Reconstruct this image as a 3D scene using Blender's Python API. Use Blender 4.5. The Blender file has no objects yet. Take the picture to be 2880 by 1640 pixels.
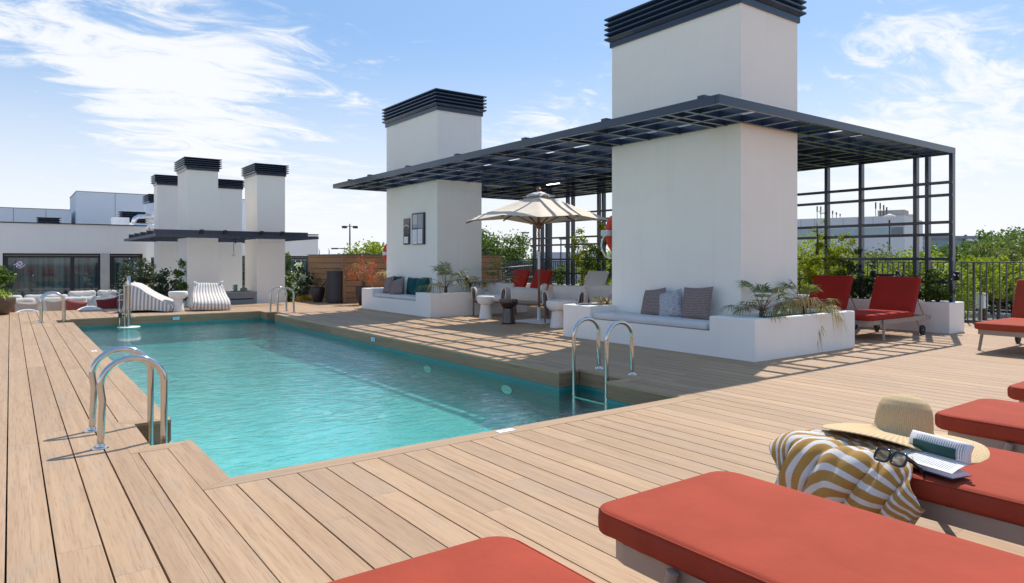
import bpy, math, random
from mathutils import Vector, Matrix, Euler, noise
R = math.radians
sc = bpy.context.scene
COL = sc.collection
rng = random.Random(7)

# ---------------------------------------------------------------- camera
EYE = 1.2
cam_d = bpy.data.cameras.new('camera')
cam = bpy.data.objects.new('camera', cam_d)
COL.objects.link(cam)
cam.location = (0, 0, EYE)
cam.rotation_euler = (R(90), 0, R(-36.25))
cam_d.sensor_width = 36.0
cam_d.lens = 1925.0 / 2880.0 * 36.0
cam_d.shift_y = -(820.0 - 731.0) / 2880.0
cam_d.clip_start = 0.05
cam_d.clip_end = 3000
sc.camera = cam

# ---------------------------------------------------------------- sun and sky
SUN = Vector((0.61, 0.26, 1.0)).normalized()
sun_d = bpy.data.lights.new('sun', 'SUN')
sun_d.energy = 3.7
sun_d.angle = R(0.5)
sun_d.color = (1.0, 0.94, 0.86)
sun = bpy.data.objects.new('sun', sun_d)
COL.objects.link(sun)
sun.rotation_euler = SUN.to_track_quat('Z', 'Y').to_euler()
sun.location = (30, 13, 50)

W = bpy.data.worlds.new('World'); sc.world = W; W.use_nodes = True
wn, wl = W.node_tree.nodes, W.node_tree.links
wn.clear()
w_out = wn.new('ShaderNodeOutputWorld'); w_bg = wn.new('ShaderNodeBackground')
sky = wn.new('ShaderNodeTexSky'); sky.sky_type = 'NISHITA'
sky.sun_disc = False
sky.sun_elevation = math.asin(SUN.z)
sky.sun_rotation = math.atan2(SUN.x, SUN.y)
sky.altitude = 300; sky.air_density = 1.0; sky.dust_density = 1.2; sky.ozone_density = 1.6
w_bg.inputs[1].default_value = 0.088
tc = wn.new('ShaderNodeTexCoord')
def wmath(op, a, b=None, clamp=False):
    n = wn.new('ShaderNodeMath'); n.operation = op; n.use_clamp = clamp
    for i, v in enumerate((a, b)):
        if v is None: continue
        if isinstance(v, (int, float)): n.inputs[i].default_value = v
        else: wl.new(v, n.inputs[i])
    return n.outputs[0]
sep = wn.new('ShaderNodeSeparateXYZ'); wl.new(tc.outputs['Generated'], sep.inputs[0])
zc = wmath('ADD', wmath('MAXIMUM', sep.outputs[2], 0.0), 0.14)
cmb = wn.new('ShaderNodeCombineXYZ')
wl.new(wmath('DIVIDE', sep.outputs[0], zc), cmb.inputs[0]); wl.new(wmath('DIVIDE', sep.outputs[1], zc), cmb.inputs[1])
mp = wn.new('ShaderNodeMapping'); mp.inputs['Rotation'].default_value = (0, 0, R(28)); mp.inputs['Scale'].default_value = (1.0, 1.8, 1)
wl.new(cmb.outputs[0], mp.inputs[0])
def wnoise(scale, det, rough, dist, vec):
    n = wn.new('ShaderNodeTexNoise'); n.inputs['Scale'].default_value = scale; n.inputs['Detail'].default_value = det
    n.inputs['Roughness'].default_value = rough; n.inputs['Distortion'].default_value = dist
    wl.new(vec, n.inputs['Vector']); return n.outputs['Fac']
n1 = wnoise(0.85, 10, 0.60, 0.5, mp.outputs[0])
n2 = wnoise(3.0, 9, 0.66, 1.2, mp.outputs[0])
SKYBLOBS = [((0.17,0.943,0.287),12,0.08),((0.145,0.965,0.216),9,0.08),((0.2,0.968,0.155),10,0.13),((0.17,0.90,0.40),15,0.10),((0.325,0.934,0.148),12,0.18),((0.06,0.968,0.27),9,0.06),((0.28,0.93,0.21),8,0.07),((0.9,0.40,0.16),13,0.14),((0.935,0.331,0.2),12,0.08),((0.61,0.78,0.155),8,0.14),((0.028,0.989,0.148),7,-0.12),((0.44,0.845,0.30),17,-0.16),((0.75,0.62,0.35),14,-0.08)]
def blob(d, width):            # broad cloud bank around a compass direction
    v = wn.new('ShaderNodeVectorMath'); v.operation = 'DOT_PRODUCT'
    nn = wn.new('ShaderNodeVectorMath'); nn.operation = 'NORMALIZE'; wl.new(tc.outputs['Generated'], nn.inputs[0])
    wl.new(nn.outputs[0], v.inputs[0]); v.inputs[1].default_value = Vector(d).normalized()
    m = wn.new('ShaderNodeMapRange'); m.inputs['From Min'].default_value = math.cos(R(width)); m.inputs['From Max'].default_value = 1.0
    m.interpolation_type = 'SMOOTHSTEP'
    wl.new(v.outputs['Value'], m.inputs[0]); return m.outputs[0]
bias = None
for d_, w_, k_ in SKYBLOBS:
    q_ = wmath('MULTIPLY', blob(d_, w_), k_)
    bias = q_ if bias is None else wmath('ADD', bias, q_)
cl = wmath('ADD', wmath('ADD', wmath('MULTIPLY', n1, 1.35), wmath('MULTIPLY', n2, 1.45)), wmath('SUBTRACT', wmath('MULTIPLY', bias, 1.15), 0.88))
mr = wn.new('ShaderNodeMapRange'); mr.interpolation_type = 'SMOOTHERSTEP'
mr.inputs['From Min'].default_value = 0.52; mr.inputs['From Max'].default_value = 1.02
mr.inputs['To Max'].default_value = 0.95
wl.new(cl, mr.inputs[0])
# pale band of haze low over the horizon
hz = wn.new('ShaderNodeMapRange'); hz.inputs['From Min'].default_value = 0.0; hz.inputs['From Max'].default_value = 0.32
hz.inputs['To Min'].default_value = 0.92; hz.inputs['To Max'].default_value = 0.0; hz.interpolation_type = 'SMOOTHSTEP'
wl.new(sep.outputs[2], hz.inputs[0])
cover = wmath('SUBTRACT', 1.0, wmath('MULTIPLY', wmath('SUBTRACT', 1.0, mr.outputs[0]), wmath('SUBTRACT', 1.0, hz.outputs[0])), True)
mixc = wn.new('ShaderNodeMix'); mixc.data_type = 'RGBA'
wl.new(cover, mixc.inputs[0])
SKYGAIN = 1.0
hs = wn.new('ShaderNodeMix'); hs.data_type = 'RGBA'; hs.blend_type = 'MIX'; hs.inputs[0].default_value = 0.34
wl.new(sky.outputs[0], hs.inputs[6]); hs.inputs[7].default_value = (2.9, 6.0, 10.9, 1)
wl.new(hs.outputs[2], mixc.inputs[6])
mixc.inputs[7].default_value = (8.1, 8.25, 8.5, 1)
wl.new(mixc.outputs[2], w_bg.inputs[0]); wl.new(w_bg.outputs[0], w_out.inputs[0])

sc.render.engine = 'CYCLES'
sc.view_settings.view_transform = 'Standard'
sc.view_settings.look = 'None'
sc.view_settings.gamma = 1.0
sc.view_settings.exposure = 0.46
sc.render.film_transparent = False
sc.cycles.max_bounces = 8
sc.cycles.transparent_max_bounces = 12

# ---------------------------------------------------------------- helpers
class MB:
    """collects polygons; build() links them as one mesh object"""
    def __init__(s): s.v = []; s.f = []; s.uv = None; s.mi = None; s.att = None
    def add(s, vs, fs, val=None, mi=0):
        o = len(s.v); s.v += [tuple(p) for p in vs]; s.f += [tuple(i + o for i in f) for f in fs]
        if s.mi is None: s.mi = []
        s.mi += [mi] * len(fs)
        if val is not None or s.att is not None:
            if s.att is None: s.att = [0.0] * (len(s.f) - len(fs))
            s.att += [val if val is not None else 0.0] * len(fs)
        return s
    def box(s, x0, x1, y0, y1, z0, z1, M=None, val=None, mi=0):
        vs = [(x0,y0,z0),(x1,y0,z0),(x1,y1,z0),(x0,y1,z0),(x0,y0,z1),(x1,y0,z1),(x1,y1,z1),(x0,y1,z1)]
        if M is not None: vs = [M @ Vector(p) for p in vs]
        return s.add(vs, [(3,2,1,0),(4,5,6,7),(0,1,5,4),(1,2,6,5),(2,3,7,6),(3,0,4,7)], val, mi)
    def bar(s, a, b, w, h, up=(0,0,1)):
        a, b = Vector(a), Vector(b); d = (b - a); L = d.length; d.normalize()
        u = Vector(up); x = d.cross(u)
        if x.length < 1e-4: x = d.cross(Vector((1,0,0)))
        x.normalize(); u = x.cross(d)
        vs = []
        for p in (a, b):
            for i, j in ((-1,-1),(1,-1),(1,1),(-1,1)): vs.append(p + x*(i*w/2) + u*(j*h/2))
        return s.add(vs, [(3,2,1,0),(4,5,6,7),(0,1,5,4),(1,2,6,5),(2,3,7,6),(3,0,4,7)])
    def tube(s, pts, r, n=10, closed=False, cap=True, r_end=None):
        pts = [Vector(p) for p in pts]; m = len(pts); vs = []
        N = None
        for i, p in enumerate(pts):
            if closed: t = pts[(i+1) % m] - pts[i-1]
            else: t = pts[min(i+1, m-1)] - pts[max(i-1, 0)]
            t.normalize()
            if N is None:
                N = t.cross(Vector((0,0,1)))
                if N.length < 1e-3: N = t.cross(Vector((1,0,0)))
            else: N = N - t * N.dot(t)
            N.normalize(); B = t.cross(N)
            rr = r[i] if isinstance(r, (list, tuple)) else (r if r_end is None else r + (r_end - r) * i / (m-1))
            for k in range(n):
                a = 2*math.pi*k/n; vs.append(p + (N*math.cos(a) + B*math.sin(a))*rr)
        fs = []
        for i in range(m if closed else m-1):
            for k in range(n):
                a, b = i*n + k, i*n + (k+1) % n; c, d = ((i+1) % m)*n + (k+1) % n, ((i+1) % m)*n + k
                fs.append((a, d, c, b))
        if cap and not closed: fs += [tuple(range(n)), tuple(range((m-1)*n + n - 1, (m-1)*n - 1, -1))]
        return s.add(vs, fs)
    def lathe(s, prof, n=32, c=(0,0,0), M=None, arc=None):
        vs = []; m = len(prof)
        for r_, z in prof:
            for k in range(n):
                a = 2*math.pi*k/n; p = Vector((c[0] + r_*math.cos(a), c[1] + r_*math.sin(a), c[2] + z))
                vs.append(M @ p if M is not None else p)
        fs = []
        for i in range(m-1):
            for k in range(n):
                fs.append((i*n + k, i*n + (k+1) % n, (i+1)*n + (k+1) % n, (i+1)*n + k))
        if prof[0][0] > 1e-4: fs.append(tuple(range(n-1, -1, -1)))
        if prof[-1][0] > 1e-4: fs.append(tuple(range((m-1)*n, m*n)))
        return s.add(vs, fs)
    def poly(s, pts, val=None): return s.add(pts, [tuple(range(len(pts)))], val)
    def rbox(s, sx, sy, sz, r, M=None, seg=3, puff=0.0, sub=(1,1), fn=None):
        """box with rounded edges, optional puffed top; centred at the origin"""
        def axis(L, n):
            q = [-L/2 + r*(1-math.cos(math.pi/2*i/seg)) for i in range(seg+1)]
            mid = [-L/2 + r + (L-2*r)*i/n for i in range(1, n)]
            return q + mid + [-x for x in reversed(q)]
        ax = [axis(sx, sub[0]), axis(sy, sub[1]), axis(sz, 1)]
        def mp(p):
            c = [max(-L/2 + r, min(L/2 - r, v)) for v, L in zip(p, (sx, sy, sz))]
            d = Vector([a - b for a, b in zip(p, c)])
            if d.length > 1e-9:
                # direction from the cube surface to sphere
                d = d.normalized() * r
            q = Vector(c) + d
            if puff:
                u, v = 2*q.x/sx, 2*q.y/sy
                q.z += (1 if q.z > 0 else -0.3) * puff * max(0, 1-u**4) * max(0, 1-v**4) * min(1, abs(q.z)/(sz/2))
            if fn: q = fn(q)
            return M @ q if M is not None else q
        for k in range(3):
            i, j = (k+1) % 3, (k+2) % 3; L = (sx, sy, sz)[k]
            for sgn in (-1, 1):
                A, Bx = ax[i], ax[j]; vs = []
                for a in A:
                    for b in Bx:
                        p = [0, 0, 0]; p[k] = sgn*L/2; p[i] = a; p[j] = b; vs.append(mp(p))
                nb = len(Bx); fs = []
                for x in range(len(A)-1):
                    for y in range(nb-1):
                        q = (x*nb+y, (x+1)*nb+y, (x+1)*nb+y+1, x*nb+y+1)
                        fs.append(q if sgn > 0 else q[::-1])
                s.add(vs, fs)
        return s
    def grid(s, fn, nu, nv, uv=False):
        vs = []; uvs = []
        for i in range(nu+1):
            for j in range(nv+1):
                vs.append(fn(i/nu, j/nv)); uvs.append((i/nu, j/nv))
        fs = [(i*(nv+1)+j, (i+1)*(nv+1)+j, (i+1)*(nv+1)+j+1, i*(nv+1)+j+1) for i in range(nu) for j in range(nv)]
        if uv:
            if s.uv is None: s.uv = []
            s.uv += uvs
        return s.add(vs, fs)
    def build(s, name, mat, parent=None, smooth=False, bevel=0.0, at=None, weld=False, auto=None, rot=None):
        me = bpy.data.meshes.new(name)
        org = Vector(at) if at is not None else None
        vs = s.v if org is None else [tuple(Vector(p) - org) for p in s.v]
        me.from_pydata(vs, [], s.f); me.update()
        mats = mat if isinstance(mat, (list, tuple)) else [mat]
        for m_ in mats: me.materials.append(m_)
        if len(mats) > 1: me.polygons.foreach_set('material_index', s.mi)
        if s.att is not None:
            a = me.attributes.new('rnd', 'FLOAT', 'FACE'); a.data.foreach_set('value', s.att)
        if s.uv is not None:
            ul = me.uv_layers.new(name='UVMap')
            for lp in me.loops: ul.data[lp.index].uv = s.uv[lp.vertex_index]
        if weld:
            import bmesh
            bm = bmesh.new(); bm.from_mesh(me); bmesh.ops.remove_doubles(bm, verts=bm.verts, dist=1e-5); bm.to_mesh(me); bm.free()
        if smooth: me.polygons.foreach_set('use_smooth', [True]*len(me.polygons))
        if auto is not None: me.set_sharp_from_angle(angle=R(auto))
        o = bpy.data.objects.new(name, me); COL.objects.link(o)
        if parent is not None: o.parent = parent
        if org is not None and parent is None: o.location = org
        if rot is not None: o.rotation_euler = rot
        if bevel:
            b = o.modifiers.new('bevel', 'BEVEL'); b.width = bevel; b.segments = 2; b.limit_method = 'ANGLE'; b.angle_limit = R(40)
        return o

def tag(o, label, cat, group=None, kind=None):
    o['label'] = label; o['category'] = cat
    if group: o['group'] = group
    if kind: o['kind'] = kind
    return o
def struct(o, kind='structure'):
    o['kind'] = kind; return o
def thing(name, label, cat, loc=(0,0,0), rz=0.0, group=None, rot=None):
    o = bpy.data.objects.new(name, None); COL.objects.link(o); o.empty_display_size = 0.1
    o.location = loc; o.rotation_euler = rot if rot else (0, 0, rz)
    return tag(o, label, cat, group)
def dup(root, loc, rz=None, label=None, group=None, rot=None, scale=None):
    r = root.copy(); COL.objects.link(r); r.location = loc
    if rz is not None: r.rotation_euler = (0, 0, rz)
    if rot is not None: r.rotation_euler = rot
    if scale is not None: r.scale = (scale,)*3 if isinstance(scale, (int, float)) else scale
    if label: r['label'] = label
    if group: r['group'] = group
    for ch in list(root.children):
        c = ch.copy(); COL.objects.link(c); c.parent = r
        for g in list(ch.children):
            d = g.copy(); COL.objects.link(d); d.parent = c
    return r
def T(x, y, z): return Matrix.Translation((x, y, z))
def RX(a): return Matrix.Rotation(a, 4, 'X')
def RY(a): return Matrix.Rotation(a, 4, 'Y')
def RZ(a): return Matrix.Rotation(a, 4, 'Z')

# ---------------------------------------------------------------- materials
class NT:
    def __init__(s, name):
        s.m = bpy.data.materials.new(name); s.m.use_nodes = True
        s.n = s.m.node_tree.nodes; s.l = s.m.node_tree.links
        s.b = s.n['Principled BSDF']; s.out = s.n['Material Output']
    def new(s, t, **kw):
        n = s.n.new(t)
        for k, v in kw.items(): setattr(n, k, v)
        return n
    def set(s, sock, v):
        if hasattr(v, 'is_output') or isinstance(v, bpy.types.NodeSocket): s.l.new(v, sock)
        else: sock.default_value = v
    def coord(s, kind='Object', scale=(1,1,1), rot=(0,0,0), loc=(0,0,0)):
        t = s.new('ShaderNodeTexCoord'); m = s.new('ShaderNodeMapping')
        m.inputs['Scale'].default_value = scale; m.inputs['Rotation'].default_value = rot; m.inputs['Location'].default_value = loc
        s.l.new(t.outputs[kind], m.inputs[0]); return m.outputs[0]
    def noise(s, vec, scale=5, det=4, rough=0.5, dist=0.0, w=None):
        n = s.new('ShaderNodeTexNoise')
        if w is not None: n.noise_dimensions = '4D'; s.set(n.inputs['W'], w)
        n.inputs['Scale'].default_value = scale; n.inputs['Detail'].default_value = det
        n.inputs['Roughness'].default_value = rough; n.inputs['Distortion'].default_value = dist
        if vec is not None: s.l.new(vec, n.inputs['Vector'])
        return n.outputs['Fac']
    def ramp(s, fac, stops, interp='LINEAR'):
        r = s.new('ShaderNodeValToRGB'); r.color_ramp.interpolation = interp
        el = r.color_ramp.elements
        while len(el) < len(stops): el.new(0.5)
        for e, (p, c) in zip(el, stops): e.position = p; e.color = (*c, 1) if len(c) == 3 else c
        s.l.new(fac, r.inputs[0]); return r.outputs[0]
    def mix(s, fac, a, b, mode='MIX'):
        n = s.new('ShaderNodeMix', data_type='RGBA', blend_type=mode)
        s.set(n.inputs[0], fac)
        for i, v in ((6, a), (7, b)):
            s.set(n.inputs[i], (*v, 1) if isinstance(v, tuple) and len(v) == 3 else v)
        return n.outputs[2]
    def math(s, op, a, b=0.0, clamp=False):
        n = s.new('ShaderNodeMath', operation=op, use_clamp=clamp); s.set(n.inputs[0], a); s.set(n.inputs[1], b); return n.outputs[0]
    def bump(s, h, strength=0.3, dist=0.01):
        n = s.new('ShaderNodeBump'); n.inputs['Strength'].default_value = strength; n.inputs['Distance'].default_value = dist
        s.l.new(h, n.inputs['Height']); s.l.new(n.outputs[0], s.b.inputs['Normal']); return n
    def base(s, c): s.set(s.b.inputs['Base Color'], (*c, 1) if isinstance(c, tuple) and len(c) == 3 else c)
    def pr(s, rough=0.5, metal=0.0, spec=None):
        s.b.inputs['Roughness'].default_value = rough; s.b.inputs['Metallic'].default_value = metal
        if spec is not None: s.b.inputs['Specular IOR Level'].default_value = spec
        return s
def simple(name, col, rough=0.5, metal=0.0, var=0.08, scale=6.0, bump=0.0, bscale=60, spec=None):
    t = NT(name); t.pr(rough, metal, spec)
    v = t.coord(); f = t.noise(v, scale, 5, 0.6)
    d = tuple(c*(1-var) for c in col); u = tuple(min(1, c*(1+var)) for c in col)
    t.base(t.ramp(f, [(0.3, d), (0.7, u)]))
    if bump: t.bump(t.noise(v, bscale, 3, 0.6), bump, 0.004)
    return t.m

def mk_wood(name, cols, axis='Y', rough=0.62, grain=1.0):
    """composite board: long streaks along one axis, each board offset by its own value"""
    t = NT(name); t.pr(rough, 0, 0.3)
    at = t.new('ShaderNodeAttribute', attribute_name='rnd'); r_ = at.outputs['Fac']
    sc_ = {'Y': (1, 0.035, 1), 'X': (0.035, 1, 1), 'Z': (1, 1, 0.035)}[axis]
    sc2 = {'Y': (1, 0.22, 1), 'X': (0.22, 1, 1), 'Z': (1, 1, 0.22)}[axis]
    off = t.math('MULTIPLY', r_, 53.0)
    a = t.noise(t.coord(scale=sc_), 17, 6, 0.62, 0.7, off)
    b = t.noise(t.coord(scale=sc2), 5.5, 5, 0.6, 0.9, off)
    c = t.noise(t.coord(scale=sc_), 120, 3, 0.7, 0.2, off)
    base = t.ramp(a, [(0.25, cols[0]), (0.5, cols[1]), (0.75, cols[2])])
    grey = t.mix(t.ramp(b, [(0.52, (0,0,0)), (0.72, (0.6,)*3)]), base, cols[3])
    fine = t.mix(t.ramp(c, [(0.36, (0.42,)*3), (0.50, (0,0,0))]), grey, cols[4])
    tone = t.mix(r_, (0.89, 0.885, 0.89), (1.06, 1.05, 1.03))
    t.base(t.mix(1.0, fine, tone, 'MULTIPLY'))
    t.bump(c, 0.25, 0.002)
    return t.m
DECK = ((0.355,0.226,0.132),(0.435,0.290,0.175),(0.495,0.340,0.213),(0.355,0.277,0.21),(0.225,0.137,0.080))
M_deck = mk_wood('deck_wood', DECK, 'Y')
M_deckx = mk_wood('deck_wood_cross', DECK, 'X')
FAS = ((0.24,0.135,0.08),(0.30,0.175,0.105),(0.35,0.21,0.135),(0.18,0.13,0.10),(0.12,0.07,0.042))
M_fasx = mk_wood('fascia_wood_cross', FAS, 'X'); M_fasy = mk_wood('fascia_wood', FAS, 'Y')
SCR = ((0.25,0.14,0.075),(0.31,0.18,0.10),(0.37,0.22,0.125),(0.25,0.16,0.10),(0.14,0.075,0.04))
M_scrx = mk_wood('screen_wood_cross', SCR, 'X'); M_scry = mk_wood('screen_wood', SCR, 'Y'); M_scrz = mk_wood('screen_wood_up', SCR, 'Z')
M_seam = simple('dark_gap', (0.012,0.009,0.008), 0.9)

def mk_stucco(name, col):
    t = NT(name); t.pr(0.92, 0, 0.15)
    v = t.coord('Object'); big = t.noise(v, 0.55, 5, 0.6, 0.6); mid = t.noise(v, 3.0, 5, 0.65, 0.4)
    c = t.ramp(big, [(0.3, tuple(x*0.955 for x in col)), (0.7, tuple(min(1, x*1.02) for x in col))])
    c = t.mix(t.ramp(mid, [(0.55, (0,0,0)), (0.75, (0.35,)*3)]), c, tuple(x*0.93 for x in col))
    # faint runs of dirt
    st = t.noise(t.coord('Object', scale=(7, 7, 0.35)), 1.6, 4, 0.6)
    c = t.mix(t.ramp(st, [(0.58, (0,0,0)), (0.8, (0.34,)*3)]), c, tuple(x*0.80 for x in col))
    t.base(c); t.bump(t.noise(v, 190, 4, 0.7), 0.35, 0.004)
    return t.m
M_wall = mk_stucco('white_render', (0.93, 0.88, 0.80))
M_plant = mk_stucco('planter_render', (0.90, 0.86, 0.80))
M_navy = simple('navy_metal', (0.016, 0.030, 0.058), 0.26, 0.0, 0.08, 3)
M_navy.node_tree.nodes['Principled BSDF'].inputs['Coat Weight'].default_value = 0.3
M_navy.node_tree.nodes['Principled BSDF'].inputs['Coat Roughness'].default_value = 0.12
M_steel_grey = simple('grey_painted_metal', (0.042, 0.054, 0.072), 0.38, 0.0, 0.08, 3)
M_black = simple('black_metal', (0.012,0.012,0.015), 0.38, 0, 0.1)
t = NT('polished_steel'); t.pr(0.10, 1.0); t.base((0.60, 0.595, 0.58))
t.set(t.b.inputs['Roughness'], t.ramp(t.noise(t.coord(scale=(1,1,4)), 9, 4, 0.6), [(0.3, (0.06,)*3), (0.8, (0.2,)*3)])); M_steel = t.m
M_red = None
def mk_fabric(name, col, weave=700, var=0.07, rough=0.85, sheen=0.15, wrinkle=0.3):
    t = NT(name); t.pr(rough, 0, 0.2)
    t.b.inputs['Sheen Weight'].default_value = 0.0
    v = t.coord('Object'); f = t.noise(v, 3.5, 5, 0.65, 0.3); g = t.noise(v, 260, 2, 0.5)
    c = t.ramp(f, [(0.3, tuple(x*(1-var) for x in col)), (0.7, tuple(min(1, x*(1+var)) for x in col))])
    c = t.mix(t.ramp(g, [(0.4, (0.25,)*3), (0.6, (0,0,0))]), c, tuple(x*0.85 for x in col)); t.base(c)
    w = t.noise(t.coord('Object', scale=(1, 1, 0.25)), 16, 4, 0.55, 0.6)
    h = t.math('ADD', t.math('MULTIPLY', w, wrinkle), t.math('MULTIPLY', g, 0.05))
    t.bump(h, 0.5, 0.02)
    return t.m
M_red = mk_fabric('red_canvas', (0.345, 0.057, 0.029), wrinkle=0.2, var=0.11)
M_red2 = mk_fabric('deep_red_canvas', (0.34, 0.026, 0.018), wrinkle=0.15)
M_red_side = mk_fabric('red_canvas_gathered', (0.33, 0.045, 0.035), wrinkle=0.6)
M_cream = mk_fabric('cream_canvas', (0.74, 0.68, 0.62), wrinkle=0.25)
M_white_fab = mk_fabric('off_white_canvas', (0.78, 0.755, 0.72), wrinkle=0.25)
M_grey_fab = mk_fabric('light_grey_canvas', (0.62, 0.60, 0.57), wrinkle=0.15)
M_seatpad = mk_fabric('pale_seat_canvas', (0.66, 0.64, 0.64), wrinkle=0.25)
M_teal = mk_fabric('teal_canvas', (0.015, 0.085, 0.09))
M_terra = mk_fabric('terracotta_canvas', (0.42, 0.10, 0.075))
M_wine = mk_fabric('wine_canvas', (0.20, 0.035, 0.04))
M_beige = mk_fabric('beige_canvas', (0.62, 0.46, 0.36))
M_taupe = simple('taupe_metal', (0.36, 0.285, 0.235), 0.45, 0, 0.04)
M_brownleg = simple('brown_metal', (0.17, 0.11, 0.085), 0.45, 0, 0.06)
M_teak = simple('teak', (0.20, 0.085, 0.04), 0.45, 0, 0.2, 12)
M_darkpot = simple('dark_pot', (0.035,0.026,0.026), 0.42, 0, 0.2, 8)
M_brownpot = simple('brown_pot', (0.10,0.065,0.045), 0.5, 0, 0.25, 8)
M_soil = simple('soil', (0.06, 0.042, 0.03), 0.95, 0, 0.5, 60, 0.8, 80)
M_gravel = simple('dry_mulch', (0.30, 0.22, 0.16), 0.95, 0, 0.45, 60, 0.8, 80)
M_rubber = simple('rubber', (0.02,0.02,0.02), 0.7)
M_paper = simple('paper', (0.80,0.80,0.82), 0.7, 0, 0.03)
M_ink = simple('ink', (0.05,0.06,0.10), 0.6)

def mk_weave(name, a, b, c):
    t = NT(name); t.pr(0.9, 0, 0.15)
    v = t.coord('UV')
    br = t.new('ShaderNodeTexBrick'); t.l.new(v, br.inputs[0]); br.inputs['Scale'].default_value = 8.5
    br.offset = 0.5; br.inputs['Color1'].default_value = (*a, 1); br.inputs['Color2'].default_value = (*b, 1); br.inputs['Mortar'].default_value = (*c, 1)
    br.inputs['Mortar Size'].default_value = 0.055; br.inputs['Brick Width'].default_value = 0.32; br.inputs['Row Height'].default_value = 0.42
    n = t.noise(t.coord('UV', scale=(10, 60, 1)), 2.0, 3, 0.6)
    t.base(t.mix(t.ramp(n, [(0.55, (0,0,0)), (0.62, (0.8,)*3)]), br.outputs['Color'], c)); t.bump(n, 0.4, 0.005)
    return t.m
M_weave = mk_weave('brown_weave', (0.13,0.070,0.068), (0.055,0.028,0.034), (0.38,0.31,0.28))
t = NT('fine_stripe_weave'); t.pr(0.9, 0, 0.1)
t.base(t.ramp(t.noise(t.coord('UV', scale=(3, 34, 1)), 2.0, 3, 0.6), [(0.38, (0.20,0.21,0.25)), (0.5, (0.42,0.41,0.43)), (0.6, (0.58,0.57,0.57))])); M_finestripe = t.m

def mk_stripes(name, col_a, col_b, freq, duty, axis=0, fuzz=0.0, bump=0.0, extra=None):
    t = NT(name); t.pr(0.92, 0, 0.1); t.b.inputs['Sheen Weight'].default_value = 0.2
    tcn = t.new('ShaderNodeTexCoord'); sp = t.new('ShaderNodeSeparateXYZ'); t.l.new(tcn.outputs['UV'], sp.inputs[0])
    x = t.math('MULTIPLY', sp.outputs[axis], freq)
    if fuzz:
        x = t.math('ADD', x, t.math('MULTIPLY', t.noise(t.coord('UV'), 14, 2, 0.5), fuzz))
    f = t.math('FRACT', x)
    m = t.ramp(f, [(0.0, (1,1,1)), (duty-0.04, (1,1,1)), (duty, (0,0,0)), (0.96, (0,0,0)), (1.0, (1,1,1))])
    g = t.noise(t.coord('UV'), 320, 3, 0.7)
    ca = t.mix(g, tuple(v*0.78 for v in col_a), tuple(min(1, v*1.2) for v in col_a)); cb = t.mix(g, tuple(v*0.9 for v in col_b), tuple(min(1, v*1.06) for v in col_b))
    t.base(t.mix(m, cb, ca))
    if bump: t.bump(g, bump, 0.006)
    return t.m
M_bag = mk_stripes('taupe_stripe_canvas', (0.44,0.365,0.315), (0.80,0.775,0.73), 11.0, 0.50)
M_towel = mk_stripes('ochre_stripe_terry', (0.50, 0.28, 0.07), (0.80, 0.77, 0.73), 19.0, 0.60, 0, 0.10, 0.7)
t = NT('terrazzo'); t.pr(0.6, 0, 0.3); v = t.coord('Object')
vo = t.new('ShaderNodeTexVoronoi'); t.l.new(v, vo.inputs['Vector']); vo.inputs['Scale'].default_value = 75
t.base(t.mix(t.ramp(vo.outputs['Distance'], [(0.20, (0.85,)*3), (0.27, (0,0,0))]), (0.80,0.77,0.74), (0.42,0.34,0.29))); M_terrazzo = t.m
t = NT('glossy_brown_ceramic'); t.pr(0.10, 0, 0.8); v = t.coord('Object', scale=(1,1,0.3))
t.base(t.ramp(t.noise(v, 11, 5, 0.6, 0.5), [(0.35, (0.012,0.009,0.022)), (0.62, (0.045,0.018,0.010)), (0.8, (0.10,0.045,0.02))])); M_ceramic = t.m
t = NT('straw'); t.pr(0.75, 0, 0.25); tcn = t.new('ShaderNodeTexCoord'); sp = t.new('ShaderNodeSeparateXYZ'); t.l.new(tcn.outputs['UV'], sp.inputs[0])
wv = t.math('SINE', t.math('MULTIPLY', sp.outputs[1], 560.0)); n = t.noise(t.coord('UV', scale=(60, 9, 1)), 6, 4, 0.7)
c = t.ramp(n, [(0.3, (0.50,0.33,0.15)), (0.5, (0.66,0.49,0.27)), (0.72, (0.80,0.68,0.47))])
t.base(t.mix(t.ramp(wv, [(0.0, (0.35,)*3), (0.25, (0,0,0))]), c, (0.42,0.27,0.12))); t.bump(t.math('ADD', wv, n), 0.5, 0.004)
t.b.inputs['Subsurface Weight'].default_value = 0.0; M_straw = t.m

def mk_leaf(name, a, b, c, gloss=0.45, trans=0.35):
    t = NT(name)
    at = t.new('ShaderNodeAttribute', attribute_name='rnd')
    col = t.ramp(at.outputs['Fac'], [(0.0, a), (0.5, b), (1.0, c)])
    t.base(col); t.pr(gloss, 0, 0.4)
    tr = t.new('ShaderNodeBsdfTranslucent'); t.l.new(t.mix(1.0, col, (1.5, 1.7, 0.8), 'MULTIPLY'), tr.inputs[0])
    mx = t.new('ShaderNodeMixShader'); mx.inputs[0].default_value = trans
    t.l.new(t.b.outputs[0], mx.inputs[1]); t.l.new(tr.outputs[0], mx.inputs[2]); t.l.new(mx.outputs[0], t.out.inputs[0])
    return t.m
ML_lime = mk_leaf('lime_leaf', (0.10,0.15,0.012), (0.23,0.28,0.022), (0.42,0.42,0.04), 0.5, 0.36)
ML_mid = mk_leaf('mid_leaf', (0.035,0.07,0.013), (0.085,0.14,0.024), (0.19,0.25,0.04), 0.5, 0.32)
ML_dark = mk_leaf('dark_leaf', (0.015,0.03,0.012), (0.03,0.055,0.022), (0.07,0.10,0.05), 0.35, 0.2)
ML_grey = mk_leaf('grey_green_leaf', (0.035,0.05,0.032), (0.08,0.10,0.06), (0.17,0.18,0.12), 0.5, 0.25)
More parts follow.
